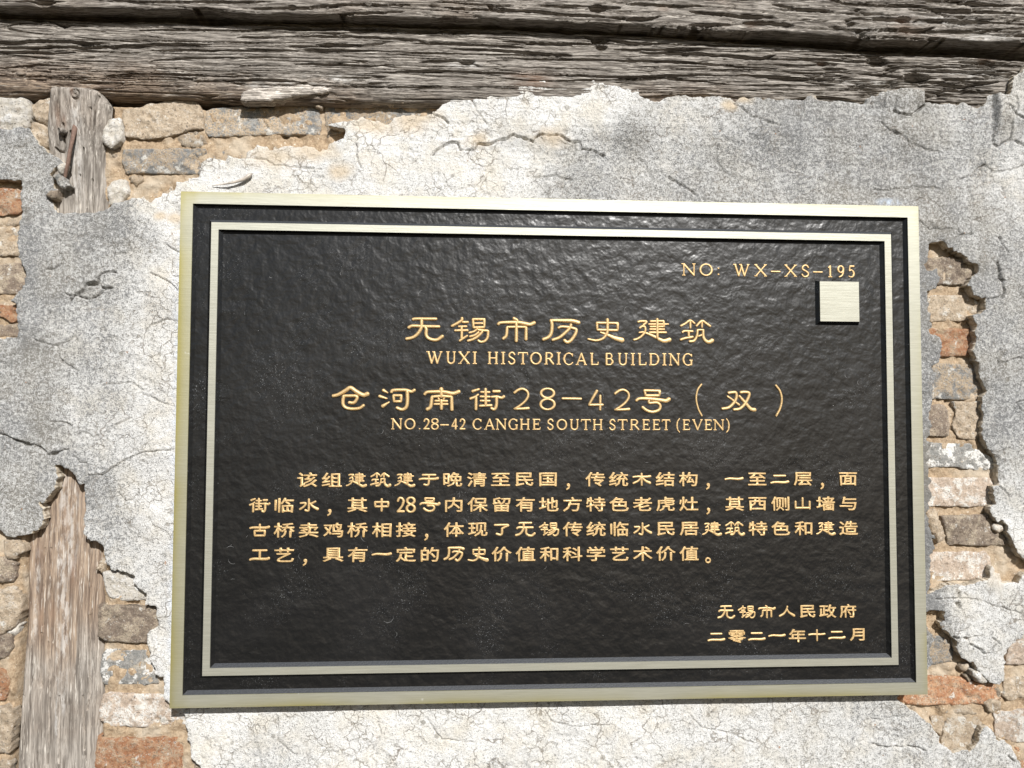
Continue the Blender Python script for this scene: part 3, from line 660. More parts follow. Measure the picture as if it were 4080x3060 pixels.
# ------------------------------------------------------------------ timbers
def grain(u, v, seed):
    """height of weathered grain; u along (m), v across (m)"""
    vv = v+.0011*fbm(u, v, .16, 2, seed)+.00025*fbm(u, v, .03, 2, seed+1)
    h = .00045*fbm(u*.022, vv, .0036, 4, seed+2, .66)+.00045*fbm(u*.018, vv, .0011, 3, seed+3, .68)
    r = 1-np.abs(fbm(u*.03, vv, .009, 3, seed+4)); h = h-.0024*smooth(.95, 1.0, r)*smooth(-.1, .3, fbm(u, v, .04, 2, seed+9))
    r2 = 1-np.abs(fbm(u*.04+3, vv, .004, 2, seed+6)); h = h-.0012*smooth(.95, 1.0, r2)
    return h+.0011*fbm(u*.5, v, .04, 3, seed+5)
def split_cut(U, Vv, lines, seed):
    """long drying splits: (px polyline in world, half width, depth)"""
    c = np.zeros(U.shape)
    for P, hw, dep in lines:
        (ax, az), (bx, bz) = P.min(0)-.006, P.max(0)+.006
        m = (U > ax) & (U < bx) & (Vv > az) & (Vv < bz)
        if not m.any(): continue
        x, z = U[m], Vv[m]
        zz = np.interp(x, P[:,0], P[:,1])+.0006*fbm(x, x*0, .012, 4, seed, .65)
        t = (x-P[0,0])/(P[-1,0]-P[0,0]); w = hw*np.clip(4*t*(1-t), 0, 1)**.5*(1+.6*fbm(x, x*0, .02, 3, seed+1)+.45*fbm(x*.35, z, .0022, 3, seed+2, .65))
        w = np.where((t < 0) | (t > 1), 0, w)
        c[m] = np.maximum(c[m], dep*smooth(1.2, .5, np.abs(z-zz)/(w+1e-6)))
    return c
rng = random.Random(4)
def beam(name, top, bot, yfront, yback, splits, seed, label, warmf, rnd=.014, nrow=190, holes=(), extra=None, y_ref=None):
    """top/bot: edges in photo pixels along x"""
    yr = yfront if y_ref is None else y_ref
    T = W(top, yr); B = W(bot, yr); x0, x1 = -.54, .50
    xs = np.concatenate([np.linspace(-.95, x0-.006, 60), np.linspace(x0, x1, 720), np.linspace(x1+.006, .95, 60)]); nx = len(xs)
    zt = np.interp(xs, T[:,0], T[:,1])+.0006*fbm(xs, xs*0, .02, 4, seed+20); zb = np.interp(xs, B[:,0], B[:,1])+.0010*fbm(xs, xs*0, .015, 4, seed+21)
    v = np.linspace(0, 1, nrow)
    X = np.repeat(xs[:,None], nrow, 1); Z = zb[:,None]+(zt-zb)[:,None]*v[None]
    Hh = (zt-zb)[:,None]
    db = v[None]*Hh; dt = (1-v[None])*Hh
    drop = lambda d, r: r-np.sqrt(np.clip(r*r-(r-np.clip(d, 0, r))**2, 0, None))
    Y = yfront+drop(db, rnd)*.9+drop(dt, rnd*.7)*.8
    h = grain(X, Z, seed)
    cut = split_cut(X, Z, splits, seed+40)
    for px, py, r, dep in holes:
        q = W([(px, py)], yfront)[0]; d = np.hypot((X-q[0])/2.6, Z-q[1]); d = d+.0011*fbm(X*.5, Z, .003, 3, 3); r = r*.6
        cut = np.maximum(cut, dep*.001*smooth(r*.0002*1.2, r*.0002*.5, d))
    if extra is not None: h = h+extra(X, Z)
    Y = Y-h+cut
    idx = np.arange(nx*nrow).reshape(nx, nrow)
    F = np.stack([idx[:-1,:-1], idx[1:,:-1], idx[1:,1:], idx[:-1,1:]], -1).reshape(-1, 4)
    V = np.stack([X, Y, Z], -1).reshape(-1, 3)
    n0 = len(V)   # run the top and bottom faces back into the wall
    tb = V[idx[:,-1]].copy(); tb[:,1] = yback; bb = V[idx[:,0]].copy(); bb[:,1] = yback
    V = np.concatenate([V, tb, bb]); ti = np.arange(nx)+n0; bi = ti+nx
    F = np.concatenate([F, np.stack([idx[:-1,-1], idx[1:,-1], ti[1:], ti[:-1]], 1), np.stack([idx[1:,0], idx[:-1,0], bi[:-1], bi[1:]], 1)])
    x, z = V[:,0], V[:,2]
    w = warmf(x, z); rust = np.zeros(x.shape); lime = np.zeros(x.shape)
    for px, py, r in RUST:
        q = W([(px, py)], yfront)[0]; rust = np.maximum(rust, np.exp(-(((x-q[0])/(r*.0005))**2+((z-q[1])/(r*.0002))**2)))
    for px, py, rx, rz in LIME:
        q = W([(px, py)], yfront)[0]; lime = np.maximum(lime, np.exp(-(((x-q[0])/(rx*.0002))**2+((z-q[1])/(rz*.0002))**2)))
    o = mesh_np(name, V, F, [M_WB], None, True, None, {'warm': w, 'rust': rust, 'lime': lime})
    o['label'] = label; o['category'] = 'beam'; o['kind'] = 'thing'
    return o
RUST = [(3600,80,22),(3610,118,20),(3920,245,16),(3000,105,12),(2640,30,12),(3275,250,12),(1960,28,8),(2120,315,30)]
LIME = [(1150,345,150,20),(1350,310,120,14),(1850,260,60,20),(3060,185,160,12),(3700,80,200,20),(3900,300,160,20),(3500,330,220,14),(3900,150,150,14),(3450,120,80,10)]
def mk(lines, y):
    out = []
    for w, d, p in lines: out.append((W(p, y), min(w*.00050+.00022, .0014), d*.0014))
    return out
YL, YU = -.004, -.0175
low_sp = mk([
 (1.6,6,Z1((0,155),(120,150),(300,148),(520,200))), (2.2,7,Z1((440,190),(510,203),(560,200))),
 (6.5,9,Z1((-150,345),(0,345),(160,345),(330,330),(560,335),(700,345),(880,350))), (3,8,Z1((180,395),(400,375),(600,378),(900,380),(1250,362),(1700,355))),
 (1.6,6,Z1((1200,408),(1500,402),(1800,405),(2212,410))), (1.2,5,Z1((1100,245),(1500,240),(2000,245),(2212,250))),
 (1.2,5,Z1((1200,490),(1500,465),(1800,462),(2000,468))), (1.6,5,Z1((-100,425),(200,415),(420,430),(600,420))), (1.2,4,Z1((0,545),(300,520),(560,530))),
 (1.2,4,Z1((850,600),(1200,590),(1500,600),(1860,615),(2212,600))), (1.2,5,Z1((1900,300),(2212,305))),
 (1.3,6,Z2((0,235),(230,228),(480,232))),(1.3,6,Z2((300,245),(700,240),(1200,250))), (1.8,7,Z2((330,295),(600,295),(900,300),(1200,318),(1400,330))),
 (1.5,6,Z2((0,412),(300,408),(700,405),(1050,408))), (1.2,6,Z2((520,360),(640,362),(900,365))), (1.6,7,Z2((1300,350),(1600,355),(1900,365),(2212,385))),
 (1.5,6,Z2((1600,395),(1900,405),(2212,425))), (1.5,6,Z2((1250,255),(1700,262),(2000,270),(2212,272))), (1.6,6,Z2((350,515),(700,520),(950,535),(1150,515))),
 (1.5,6,Z2((1350,500),(1600,490),(1720,495),(1850,540))), (1.3,6,Z2((900,590),(1400,570),(1700,575),(2212,600))), (2.0,7,Z2((-100,640),(100,640),(380,655))),
 (1.5,6,Z3((0,335),(400,350),(740,350),(900,345))), (2.2,8,Z3((640,285),(760,325),(850,320),(1100,350),(1300,350))), (1.6,7,Z3((0,410),(300,430),(560,440))),
 (1.4,6,Z3((0,470),(500,478),(1100,485),(1500,500),(2000,540),(2212,550))), (2.6,9,Z3((1100,425),(1500,430),(1800,445),(2100,470),(2212,470))), (1.6,7,Z3((900,395),(1300,400),(1700,390))),
 (1.4,6,Z3((300,600),(900,615),(1600,600),(2212,610))), (1.4,5,Z3((300,650),(800,640),(1300,625),(1900,680))), (2.4,8,Z3((1100,775),(1600,770),(2000,780))),
 (2.2,8,Z4((-60,465),(120,470),(220,440))), (1.6,7,Z4((200,480),(500,470),(800,490),(1000,490),(1400,505))), (2.4,8,Z4((-60,600),(200,620),(400,630),(700,635))),
 (3.0,9,Z4((350,790),(600,780),(900,810))), (2.0,8,Z4((1000,465),(1120,480))), (2.0,7,Z4((600,550),(800,555))), (6,9,Z4((1260,650),(1330,640),(1400,650))),
 (8,10,Z4((1500,740),(1640,720),(1800,730),(1900,750))), (3,8,Z4((1250,570),(1600,570),(1900,585),(2090,605))), (2.0,7,Z4((1700,500),(2000,520),(2130,525))),
 (2.5,8,Z4((1400,640),(1700,690),(2000,660))), (2.4,8,Z4((1380,800),(1600,850),(1850,830))), (1.5,6,Z4((900,590),(1200,610),(1400,690))),
 (1.4,6,Z4((800,700),(1100,690),(1300,720),(1700,775))), (1.5,7,Z4((1150,400),(1500,440),(1900,450),(2212,470))),
], YL)
for k in range(110):
    x = rng.uniform(-.50, .42); L = rng.uniform(.05, .25); z = rng.uniform(.285, .345); sl = rng.uniform(-.01, .03)
    low_sp.append((np.array([(x, z), (x+L*.5, z+sl*L*.4+rng.uniform(-.0006,.0006)), (x+L, z+sl*L)]), rng.uniform(.00018, .00035), rng.uniform(.002, .004)))
def worm(X, Z):
    a = W([(150,290)], YL)[0]; h = np.zeros(X.shape)
    m = np.exp(-(((X-a[0])/.05)**2+((Z-a[1])/.009)**2))
    h -= m*.0022*smooth(.0, .5, fbm(X*.5, Z, .0030, 3, 81))
    b = W([(560,300)], YL)[0]; m = np.exp(-(((X-b[0])/.07)**2+((Z-b[1])/.010)**2))
    h -= m*.0016*smooth(.45, .6, fbm(X, Z, .0020, 2, 85))
    c = W([(1300,340)], YL)[0]; m = np.exp(-(((X-c[0])/.04)**2+((Z-c[1])/.008)**2))
    h -= m*.0030*smooth(-.1, .5, fbm(X*.4, Z, .005, 3, 88))
    d = W([(3650,300)], YL)[0]; m = np.exp(-(((X-d[0])/.11)**2+((Z-d[1])/.022)**2))
    h -= m*.0050*smooth(.86, 1.0, 1-np.abs(fbm(X*.08, Z, .0050, 4, 91, .6)))+m*.0018*fbm(X*.12, Z, .003, 3, 92)
    return h
def warm_low(x, z):
    zz = (z-.275)/.07
    return np.clip(.72-.8*zz+.15*(x < -.25)-.35*smooth(.12, .3, x)-.15, 0, 1)
beam('timber_beam', [(-500,40),(0,62),(270,70),(550,78),(700,80),(830,92),(1000,85),(1250,88),(1550,92),(1700,101),(2000,106),(2200,122),(2270,130),(2330,124),(2550,132),(2950,160),(3220,178),(3470,200),(3850,212),(4080,238),(4600,270)],
     [(-500,372),(0,372),(200,368),(470,374),(800,386),(960,398),(1250,403),(1500,402),(1800,412),(2500,425),(3300,435),(4080,450),(4600,455)],
     YL, .05, low_sp, 210, 'weathered grey brown lower timber beam resting above the brickwork', warm_low, .011, 230,
     holes=[(255,101,14,6),(1310,180,18,7),(2390,160,22,7),(2395,188,16,6),(3500,245,30,7),(3278,252,16,7),(3925,247,16,6),(3650,310,34,9),(1210,343,20,7),(2100,207,8,5),(1860,250,20,5)], extra=worm)
up_sp = mk([
 (1.2,5,Z1((800,5),(1200,12),(1800,15),(2212,10))), (1.5,6,Z1((1550,75),(1640,70),(1700,80),(1800,90))), (1.2,5,Z1((0,10),(300,12),(520,15))),
 (1.5,6,Z2((0,65),(350,60),(700,62))), (1.5,6,Z2((450,50),(900,38),(1400,42))), (1.6,6,Z2((700,110),(1000,100),(1230,90))), (2,7,Z2((1500,60),(1750,72),(2000,85),(2212,90))),
 (1.5,6,Z2((1500,10),(1850,40),(2100,50))), (2.2,8,Z3((0,75),(290,95),(500,120),(1000,140))), (2.2,8,Z3((700,60),(780,65),(950,60))), (2.6,8,Z3((1000,150),(1180,150),(1280,125))),
 (3,9,Z3((1500,90),(1700,110),(2000,130),(2212,135))), (2,7,Z3((1000,20),(1400,50),(1600,45))), (3,8,Z3((1500,195),(1700,200),(1850,195))), (1.8,7,Z3((300,45),(700,55))),
 (2.4,8,Z4((-40,180),(150,185),(370,200))), (2,7,Z4((650,0),(850,30),(1100,40),(1400,50))), (2.2,8,Z4((1400,60),(1600,90),(2212,110))), (2,8,Z4((1000,145),(1200,160),(1290,160))),
 (2.2,8,Z4((1550,0),(1900,40),(2212,50))), (1.5,7,Z4((200,30),(400,70),(700,90))), (1.5,7,Z4((1300,150),(1700,170),(2212,200))), (1.6,7,Z4((1250,240),(1400,240),(1500,220))),
 (1.3,6,Z4((500,230),(1200,250),(2212,260))),
], YU)
for k in range(60):
    x = rng.uniform(-.50, .42); L = rng.uniform(.03, .13); z = rng.uniform(.325, .40); sl = rng.uniform(-.04, .0)
    up_sp.append((np.array([(x, z), (x+L*.5, z+sl*L*.5), (x+L, z+sl*L)]), rng.uniform(.00018, .0004), rng.uniform(.002, .005)))
def rough_up(X, Z):
    m = smooth(.12, .28, X)
    return -m*.0050*smooth(.86, 1.0, 1-np.abs(fbm(X*.07, Z, .0050, 4, 131, .6)))-m*.0018*fbm(X*.12, Z, .003, 3, 132)
beam('timber_beam', [(-500,-420),(4600,-420)],
     [(-500,15),(0,22),(300,28),(550,32),(800,34),(1000,50),(1300,56),(1500,64),(2000,72),(2530,97),(2760,112),(2980,124),(3250,132),(3500,154),(3800,160),(4080,166),(4600,180)],
     YU, .05, up_sp, 330, 'cracked grey upper timber beam jutting over the dark gap', lambda x, z: np.clip(.28+0*x, 0, 1), .003, 200,
     holes=[(170,8,26,5),(1165,28,14,6),(2378,33,24,8),(3595,78,22,8),(3608,120,20,7),(1965,30,14,6),(2000,33,8,4)], extra=rough_up, y_ref=YU)

def post():
    # edges of the post in the photo (left, right) by height
    yt, yb = -.0075, .0125
    Ls = [(228,366),(215,440),(203,520),(200,600),(196,900),(150,1500),(96,2168),(85,2500),(62,2800),(47,3060),(30,3400)]
    Rs = [(410,366),(450,430),(438,500),(415,600),(418,700),(432,841),(420,1400),(402,2207),(394,2334),(388,2500),(398,2640),(394,2860),(383,3060),(380,3400)]
    nz, nx = 1150, 105
    Lw = W(Ls, .006); Rw = W(Rs, .006)
    zs = np.linspace(Lw[-1,1], Lw[0,1], nz); t = (zs-zs[0])/(zs[-1]-zs[0])
    xl = np.interp(zs, Lw[::-1,1], Lw[::-1,0])+.0005*fbm(zs, zs*0, .02, 3, 3); xr = np.interp(zs, Rw[::-1,1], Rw[::-1,0])+.0006*fbm(zs, zs*0, .02, 3, 4)
    u = np.linspace(0, 1, nx)
    X = xl[:,None]+(xr-xl)[:,None]*u[None]; Z = np.repeat(zs[:,None], nx, 1)
    wd = (xr-xl)[:,None]; dl = u[None]*wd; dr = (1-u[None])*wd
    drop = lambda d, r: r-np.sqrt(np.clip(r*r-(r-np.clip(d, 0, r))**2, 0, None))
    zk = W([(300,v) for v in (360,470,620,850,1900,3400)], .004)[:,1][::-1]
    Y = np.interp(zs, zk, [.0125,.0115,.0050,.0025,-.0030,-.0070])[:,None]+drop(dl, .004)+drop(dr, .014)*.8
    top = zs[-1]-Z; Y = Y+drop(top, .004)
    h = grain(Z, X, 610)*.42
    cut = np.zeros(X.shape)
    for hw, dep, P in [(.0003,.006,Z1((530,735),(525,800),(520,900),(515,985))),(.0005,.004,Z1((545,1020),(540,1150),(530,1230),(490,1225),(470,1200))),(.0007,.005,Z1((600,1080),(580,1250),(545,1420))),
        (.0003,.003,L4((945,0),(940,300),(945,850),(920,1050))),(.0003,.003,L4((405,200),(400,800))),(.0002,.002,L4((490,300),(495,1200),(480,1659))),(.0003,.003,L4((600,900),(605,1650))),(.0003,.003,L4((870,900),(885,1500))),
        (.0003,.003,L4((200,900),(200,1600))),(.0003,.003,L3((960,740),(950,1200),(955,1650))),(.0002,.002,L3((450,800),(430,1300),(425,1659))),(.0002,.002,L3((520,800),(515,1300))),
        (.0003,.003,L1((1030,50),(1030,400))),(.0003,.003,L1((900,0),(905,400))),(.0003,.003,L1((800,0),(830,200),(830,410))),(.0003,.003,Z1((770,900),(760,1100),(780,1500))),(.0003,.003,Z1((690,1200),(700,1659))),
        (.0004,.004,Z1((780,1070),(800,940),(830,800)))]:
        P = W(P, .006); m = (X > P[:,0].min()-.004) & (X < P[:,0].max()+.004) & (Z > P[:,1].min()-.004) & (Z < P[:,1].max()+.004)
        if m.any():
            d = seg_dist(X[m]+.0004*fbm(X[m], Z[m], .01, 2, 9), Z[m], P, False); cut[m] = np.maximum(cut[m], dep*smooth(1.6, .6, d/(hw+.0002)))
    # knot with rings
    q = W(Z1((643,787)), .003)[0]; d = np.hypot((X-q[0])*1.15, Z-q[1]); ring = np.where(d < .0034, .0005*np.cos(d*5200)-.0012*smooth(.0022, .0, d), 0)-.0022*np.exp(-((d-.0036)/.0006)**2)
    Y = Y-h*smooth(.004, .011, d)-ring*1.3+cut
    idx = np.arange(nz*nx).reshape(nz, nx)
    F = np.stack([idx[:-1,:-1], idx[:-1,1:], idx[1:,1:], idx[1:,:-1]], -1).reshape(-1, 4)
    V = np.stack([X, Y, Z], -1).reshape(-1, 3); n0 = len(V)
    rim = []
    for line, flip in ((idx[:,0], 1), (idx[:,-1], 0), (idx[-1,:], 0)):
        b = V[line].copy(); b[:,1] = .05; k = np.arange(len(line))+len(V); V = np.concatenate([V, b])
        a, c = line[:-1], line[1:]
        q4 = np.stack([a, c, k[1:], k[:-1]], 1) if flip == 1 else np.stack([c, a, k[:-1], k[1:]], 1)
        F = np.concatenate([F, q4[:, ::-1] if flip == 1 else q4[:, ::-1]])
    x, z = V[:,0], V[:,2]
    a = W([(220,2150)], .01)[0]; b = W([(200,2450)], .01)[0]
    wm = .34-.12*smooth(.1, .2, z)+.85*np.exp(-((z-a[1])/.06)**2)+.35*np.exp(-((z-b[1])/.05)**2)*(x < b[0]+.02)
    lm = np.zeros(x.shape)
    for px, y0, y1, r in ((245,1900,2400,16),(225,2200,2900,7),(275,2000,2250,30),(250,2400,2800,16),(140,2250,2500,8),(330,420,800,20)):
        p0, p1 = W([(px, y0), (px-12, y1)], .008); cx = np.interp(z, [p1[1], p0[1]], [p1[0], p0[0]])
        lm = np.maximum(lm, np.exp(-((x-cx)/(r*.0002))**2)*smooth(p1[1]-.02, p1[1], z)*smooth(p0[1]+.02, p0[1], z))
    rs = np.zeros(x.shape)
    for px, py, rx, rz in ((255,490,16,50),(280,500,10,30),(290,2280,18,70),(200,2440,14,60),(150,2480,10,60),(320,391,7,14),(330,1990,14,40),(258,2070,14,60),(130,2200,30,60)):
        q = W([(px, py)], .008)[0]; rs = np.maximum(rs, .6*np.exp(-(((x-q[0])/(rx*.0002))**2+((z-q[1])/(rz*.0002))**2)))
    o = mesh_np('post_body', V, F, [M_WP], None, True, None, {'warm': np.clip(wm, 0, 1), 'rust': rs, 'lime': lm*.55})
    return o
post_t = thing('timber_post', 'upright weathered timber post left of the plaque, partly covered by plaster', 'post', (-.385, .03, -.33))
pb = post(); pb.parent = post_t; pb.location = -post_t.location

# rusty nail bent over the post, and a wood plug
def tube(name, pts, radii, mat, parent=None, n=10, seed=0, origin=None):
    P = np.array(pts, float); V = []; Fc = []
    for i, p in enumerate(P):
        a = P[min(i+1, len(P)-1)]-P[max(i-1, 0)]; a /= np.linalg.norm(a)+1e-9
        s = np.cross(a, [0,1,0]); s = s/(np.linalg.norm(s)+1e-9) if np.linalg.norm(s) > 1e-3 else np.array([1,0,0]); b = np.cross(s, a)
        for k in range(n):
            t = 2*math.pi*k/n; r = radii[i]*(1+.16*math.sin(3*t+i*1.7+seed))
            V.append(p+r*(math.cos(t)*s+math.sin(t)*b))
    for i in range(len(P)-1):
        for k in range(n):
            Fc.append((i*n+k, i*n+(k+1) % n, (i+1)*n+(k+1) % n, (i+1)*n+k))
    Fc.append(tuple(range(n))); Fc.append(tuple(range((len(P)-1)*n, len(P)*n))[::-1])
    return mesh_py(name, V, Fc, [mat], parent, True, origin)
def P3(pts, ys):
    out = []
    for p, y in zip(pts, ys):
        q = W([p], y)[0]; out.append((q[0], y, q[1]))
    return out
M_RUST = mat_plain('rusty iron', (0.20, 0.13, 0.10), .85, .2, 500, .0008)
nail = tube('nail', P3(Z1((612,962),(600,1030),(585,1110),(560,1210),(545,1300),(528,1390),(520,1430)), (.003,-.001,-.003,-.004,-.004,-.003,0)), [.0019,.0020,.0016,.0014,.0015,.0013,.0007], M_RUST, post_t)
plug = tube('wood_plug', P3(Z1((470,1045),(500,1050),(530,1062)), (-.006,-.004,.002)), [.0024,.0030,.0024], M_WP, post_t, 9)

# pale splinter hanging from the lower beam
def splinter():
    P = [(955,395),(975,405),(1010,402),(1100,396),(1190,380),(1290,368),(1330,352),(1300,340),(1200,333),(1110,338),(1010,348),(965,362)]
    o = brick('splinter', P, M_SPL, -.0065, .006, rough=.0016, step=.0008, round_=.0030, seed=77, stretch=.06, jag=.0012, par=splint_root)
    return o
M_SPL = mat_wood('pale split wood', True, bright=2.1)
splint_root = thing('wood_splinter', 'pale split piece of wood hanging below the lower beam', 'splinter', tuple(P3([(1130,370)], (-.004,))[0]))
splinter()

# hardened sealant smear above the plaque corner
M_SEAL = mat_plain('dried sealant', (0.48, 0.43, 0.37), .35, 0, 200, .0002)
sl = tube('sealant_smear', P3(Z1((1700,1484),(1780,1478),(1870,1462),(1950,1438),(2000,1405),(2020,1392)), (-.0016,-.0024,-.0028,-.003,-.0026,-.0016)), [.0003,.0006,.0009,.0014,.0017,.0006], M_SEAL)
sl['label'] = 'thin beige smear of dried sealant on the plaster above the plaque corner'; sl['category'] = 'sealant'

# ------------------------------------------------------------------ the plaque
YF = -.0165; YFL = YF+.0035
pq = thing('wall_plaque', 'black rectangular metal plaque with gold Chinese and English lettering and brass borders', 'plaque', (0, YF, 0))
def ring(name, ox, oz, ix, iz, yf, yb, mat, edge=False):
    """flat rectangular ring plate, gridded so that its wear can vary"""
    V = []; F = []; A = []
    n = 40
    def strip(x0, x1, z0, z1, nx, nz):
        b = len(V)
        for i in range(nx+1):
            for j in range(nz+1):
                x = x0+(x1-x0)*i/nx; z = z0+(z1-z0)*j/nz
                V.append((x, yf, z)); e = min(ox-abs(x), oz-abs(z))
                A.append(math.exp(-e/.004)*(1.0 if x < -.25 or z < -.15 else .45)+(.35 if x < -.285 else 0))
        for i in range(nx):
            for j in range(nz):
                a = b+i*(nz+1)+j; F.append((a, a+nz+1, a+nz+2, a+1))
    strip(-ox, ox, iz, oz, 120, 5); strip(-ox, ox, -oz, -iz, 120, 5)
    strip(-ox, -ix, -iz, iz, 5, 80); strip(ix, ox, -iz, iz, 5, 80)
    def wallq(a, b):
        k = len(V); V.extend([(a[0], yf, a[1]), (b[0], yf, b[1]), (b[0], yb, b[1]), (a[0], yb, a[1])]); A.extend([.8]*4); F.append((k, k+3, k+2, k+1))
    O = [(-ox,-oz),(ox,-oz),(ox,oz),(-ox,oz)]; I = [(-ix,-iz),(ix,-iz),(ix,iz),(-ix,iz)]
    for k in range(4):
        wallq(O[k], O[(k+1) % 4]); wallq(I[(k+1) % 4], I[k])
    V = [(v[0], v[1]-YF, v[2]) for v in V]
    me = bpy.data.meshes.new(name); me.from_pydata(V, [], F); me.materials.append(mat)
    at = me.attributes.new('edge', 'FLOAT', 'POINT'); at.data.foreach_set('value', np.array(A, np.float32))
    o = bpy.data.objects.new(name, me); COL.objects.link(o); o.parent = pq
    return o
ring('outer_frame', .3, .2, .2906, .1905, YF, YF+.0012, M_BR)
ring('inner_frame', .2760, .1760, .2705, .1703, YF, YF+.0012, M_BR2)
def body():
    V = []; F = []
    def loop(x, z, y): k = len(V); V.extend([(-x,y-YF,-z),(x,y-YF,-z),(x,y-YF,z),(-x,y-YF,z)]); return k
    def join(a, b):
        for k in range(4): F.append((a+k, a+(k+1) % 4, b+(k+1) % 4, b+k))
    yb = YF+.0010
    L = [loop(.2994,.1994,0.0005), loop(.2994,.1994,yb), loop(.2906,.1905,yb), loop(.2880,.1878,YFL), loop(.2787,.1787,YFL), loop(.2760,.1760,yb), loop(.2705,.1703,yb), loop(.2678,.1676,YFL)]
    for a, b in zip(L, L[1:]): join(a, b)
    # recessed field as a gently uneven grid
    a = L[-1]; F.append((a, a+1, a+2, a+3))
    o = mesh_py('backing_plate', V, F, [M_BK, M_LIT], pq); o.location = (0, 0, 0)
    for k in (8, 16+2, 24): o.data.polygons[k].material_index = 1  # bevels facing up take the paler colour that paints them as lit
    return o
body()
def chip_plate(name, x0, x1, z0, z1, yb, yf, bev, mat_top, mat_side):
    V = [(x0-bev,yb,z0-bev),(x1+bev*.3,yb,z0-bev),(x1+bev*.3,yb,z1+bev*.5),(x0-bev,yb,z1+bev*.5),(x0,yf,z0),(x1,yf,z0),(x1,yf,z1),(x0,yf,z1)]
    F = [(4,5,6,7),(0,1,5,4),(1,2,6,5),(2,3,7,6),(3,0,4,7)]
    V = [(v[0], v[1]-YF, v[2]) for v in V]
    o = mesh_py(name, V, F, [mat_top, mat_side], pq); o.location = (0, 0, 0)
    for k, p in enumerate(o.data.polygons): p.material_index = 0 if k == 0 else 1
    return o
chip_plate('blank_tile', .2150, .2480, .1030, .1360, YFL+.0001, YF+.0002, .0028, M_BR2, M_BK)

# ---- lettering: raised rounded strokes
def catmull(P, k=5):
    P = [np.array(p, float) for p in P]
    if len(P) == 2: return [P[0]+(P[1]-P[0])*t for t in np.linspace(0, 1, 5)]
    Q = [2*P[0]-P[1]]+P+[2*P[-1]-P[-2]]; out = []
    for i in range(1, len(Q)-2):
        for t in np.linspace(0, 1, k, endpoint=False):
            a, b, c, d = Q[i-1], Q[i], Q[i+1], Q[i+2]
            out.append(.5*((2*b)+(c-a)*t+(2*a-5*b+4*c-d)*t*t+(3*b-a-3*c+d)*t**3))
    out.append(P[-1]); return out
WK = [1.18]
def sweep(V, F, P, w0, w1, hgt, smooth_line=True, n=6, wfun=None, closed=False):
    """P in (x, z); half-round bar of width w0->w1, with rounded ends"""
    if closed: P = [np.array(p, float) for p in P]
    elif smooth_line: P = catmull(P)
    else:
        P = [np.array(p, float) for p in P]; Q = []
        for a, b in zip(P, P[1:]):
            Q += [a+(b-a)*t for t in (0, .12, .5, .88)]
        P = Q+[P[-1]]
    P = np.array(P)
    if closed:
        tang = np.roll(P, -1, 0)-np.roll(P, 1, 0); Wd = np.array([wfun(i/len(P)) for i in range(len(P))])
    else:
        L = np.concatenate([[0], np.cumsum(np.linalg.norm(np.diff(P, axis=0), axis=1))]); t = L/L[-1]
        Wd = w0+(w1-w0)*t
        a = P[0]-(P[1]-P[0])/np.linalg.norm(P[1]-P[0])*w0*.42; b = P[-1]+(P[-1]-P[-2])/np.linalg.norm(P[-1]-P[-2])*w1*.42
        a2 = (P[0]+a)/2; b2 = (P[-1]+b)/2
        P = np.concatenate([[a, a2], P, [b2, b]]); Wd = np.concatenate([[w0*.3, w0*.82], Wd, [w1*.82, w1*.3]])
        tang = np.gradient(P, axis=0)
    nn = np.stack([-tang[:,1], tang[:,0]], 1); nn /= np.linalg.norm(nn, axis=1)[:,None]+1e-12
    base = len(V); Wd = Wd*WK[0]
    for p, q, w in zip(P, nn, Wd):
        for k in range(n+1):
            th = math.pi*k/n
            V.append((p[0]+q[0]*w*.5*math.cos(th), -hgt*(.35+.65*min(1, w/(abs(w0)+1e-9)))*math.sin(th)**.8, p[1]+q[1]*w*.5*math.cos(th)))
    m = len(P); R = range(m) if closed else range(m-1)
    for i in R:
        j = (i+1) % m
        for k in range(n): F.append((base+i*(n+1)+k, base+i*(n+1)+k+1, base+j*(n+1)+k+1, base+j*(n+1)+k))
    if not closed:
        F.append(tuple(base+k for k in range(n+1))[::-1]); F.append(tuple(base+(m-1)*(n+1)+k for k in range(n+1)))
def char_obj(V, F):
    A = np.array(V); c = (A.min(0)+A.max(0))/2
    cx, cz = c[0], c[2]
    A = A-np.array([cx, 0, cz])
    me = bpy.data.meshes.new('character'); me.from_pydata([tuple(v) for v in A], [], F); me.materials.append(M_GO)
    me.polygons.foreach_set('use_smooth', [True]*len(me.polygons)); me.update()
    o = bpy.data.objects.new('character', me); COL.objects.link(o); o.parent = pq
    o.location = (cx, YFL-YF+.0001, cz); return o
S1 = (1600,1240,.2893); S2 = (2230,1240,.2893); S3 = (1310,1520,.3255); S4 = (2010,1520,.3119); S5 = (2600,1500,.2712)
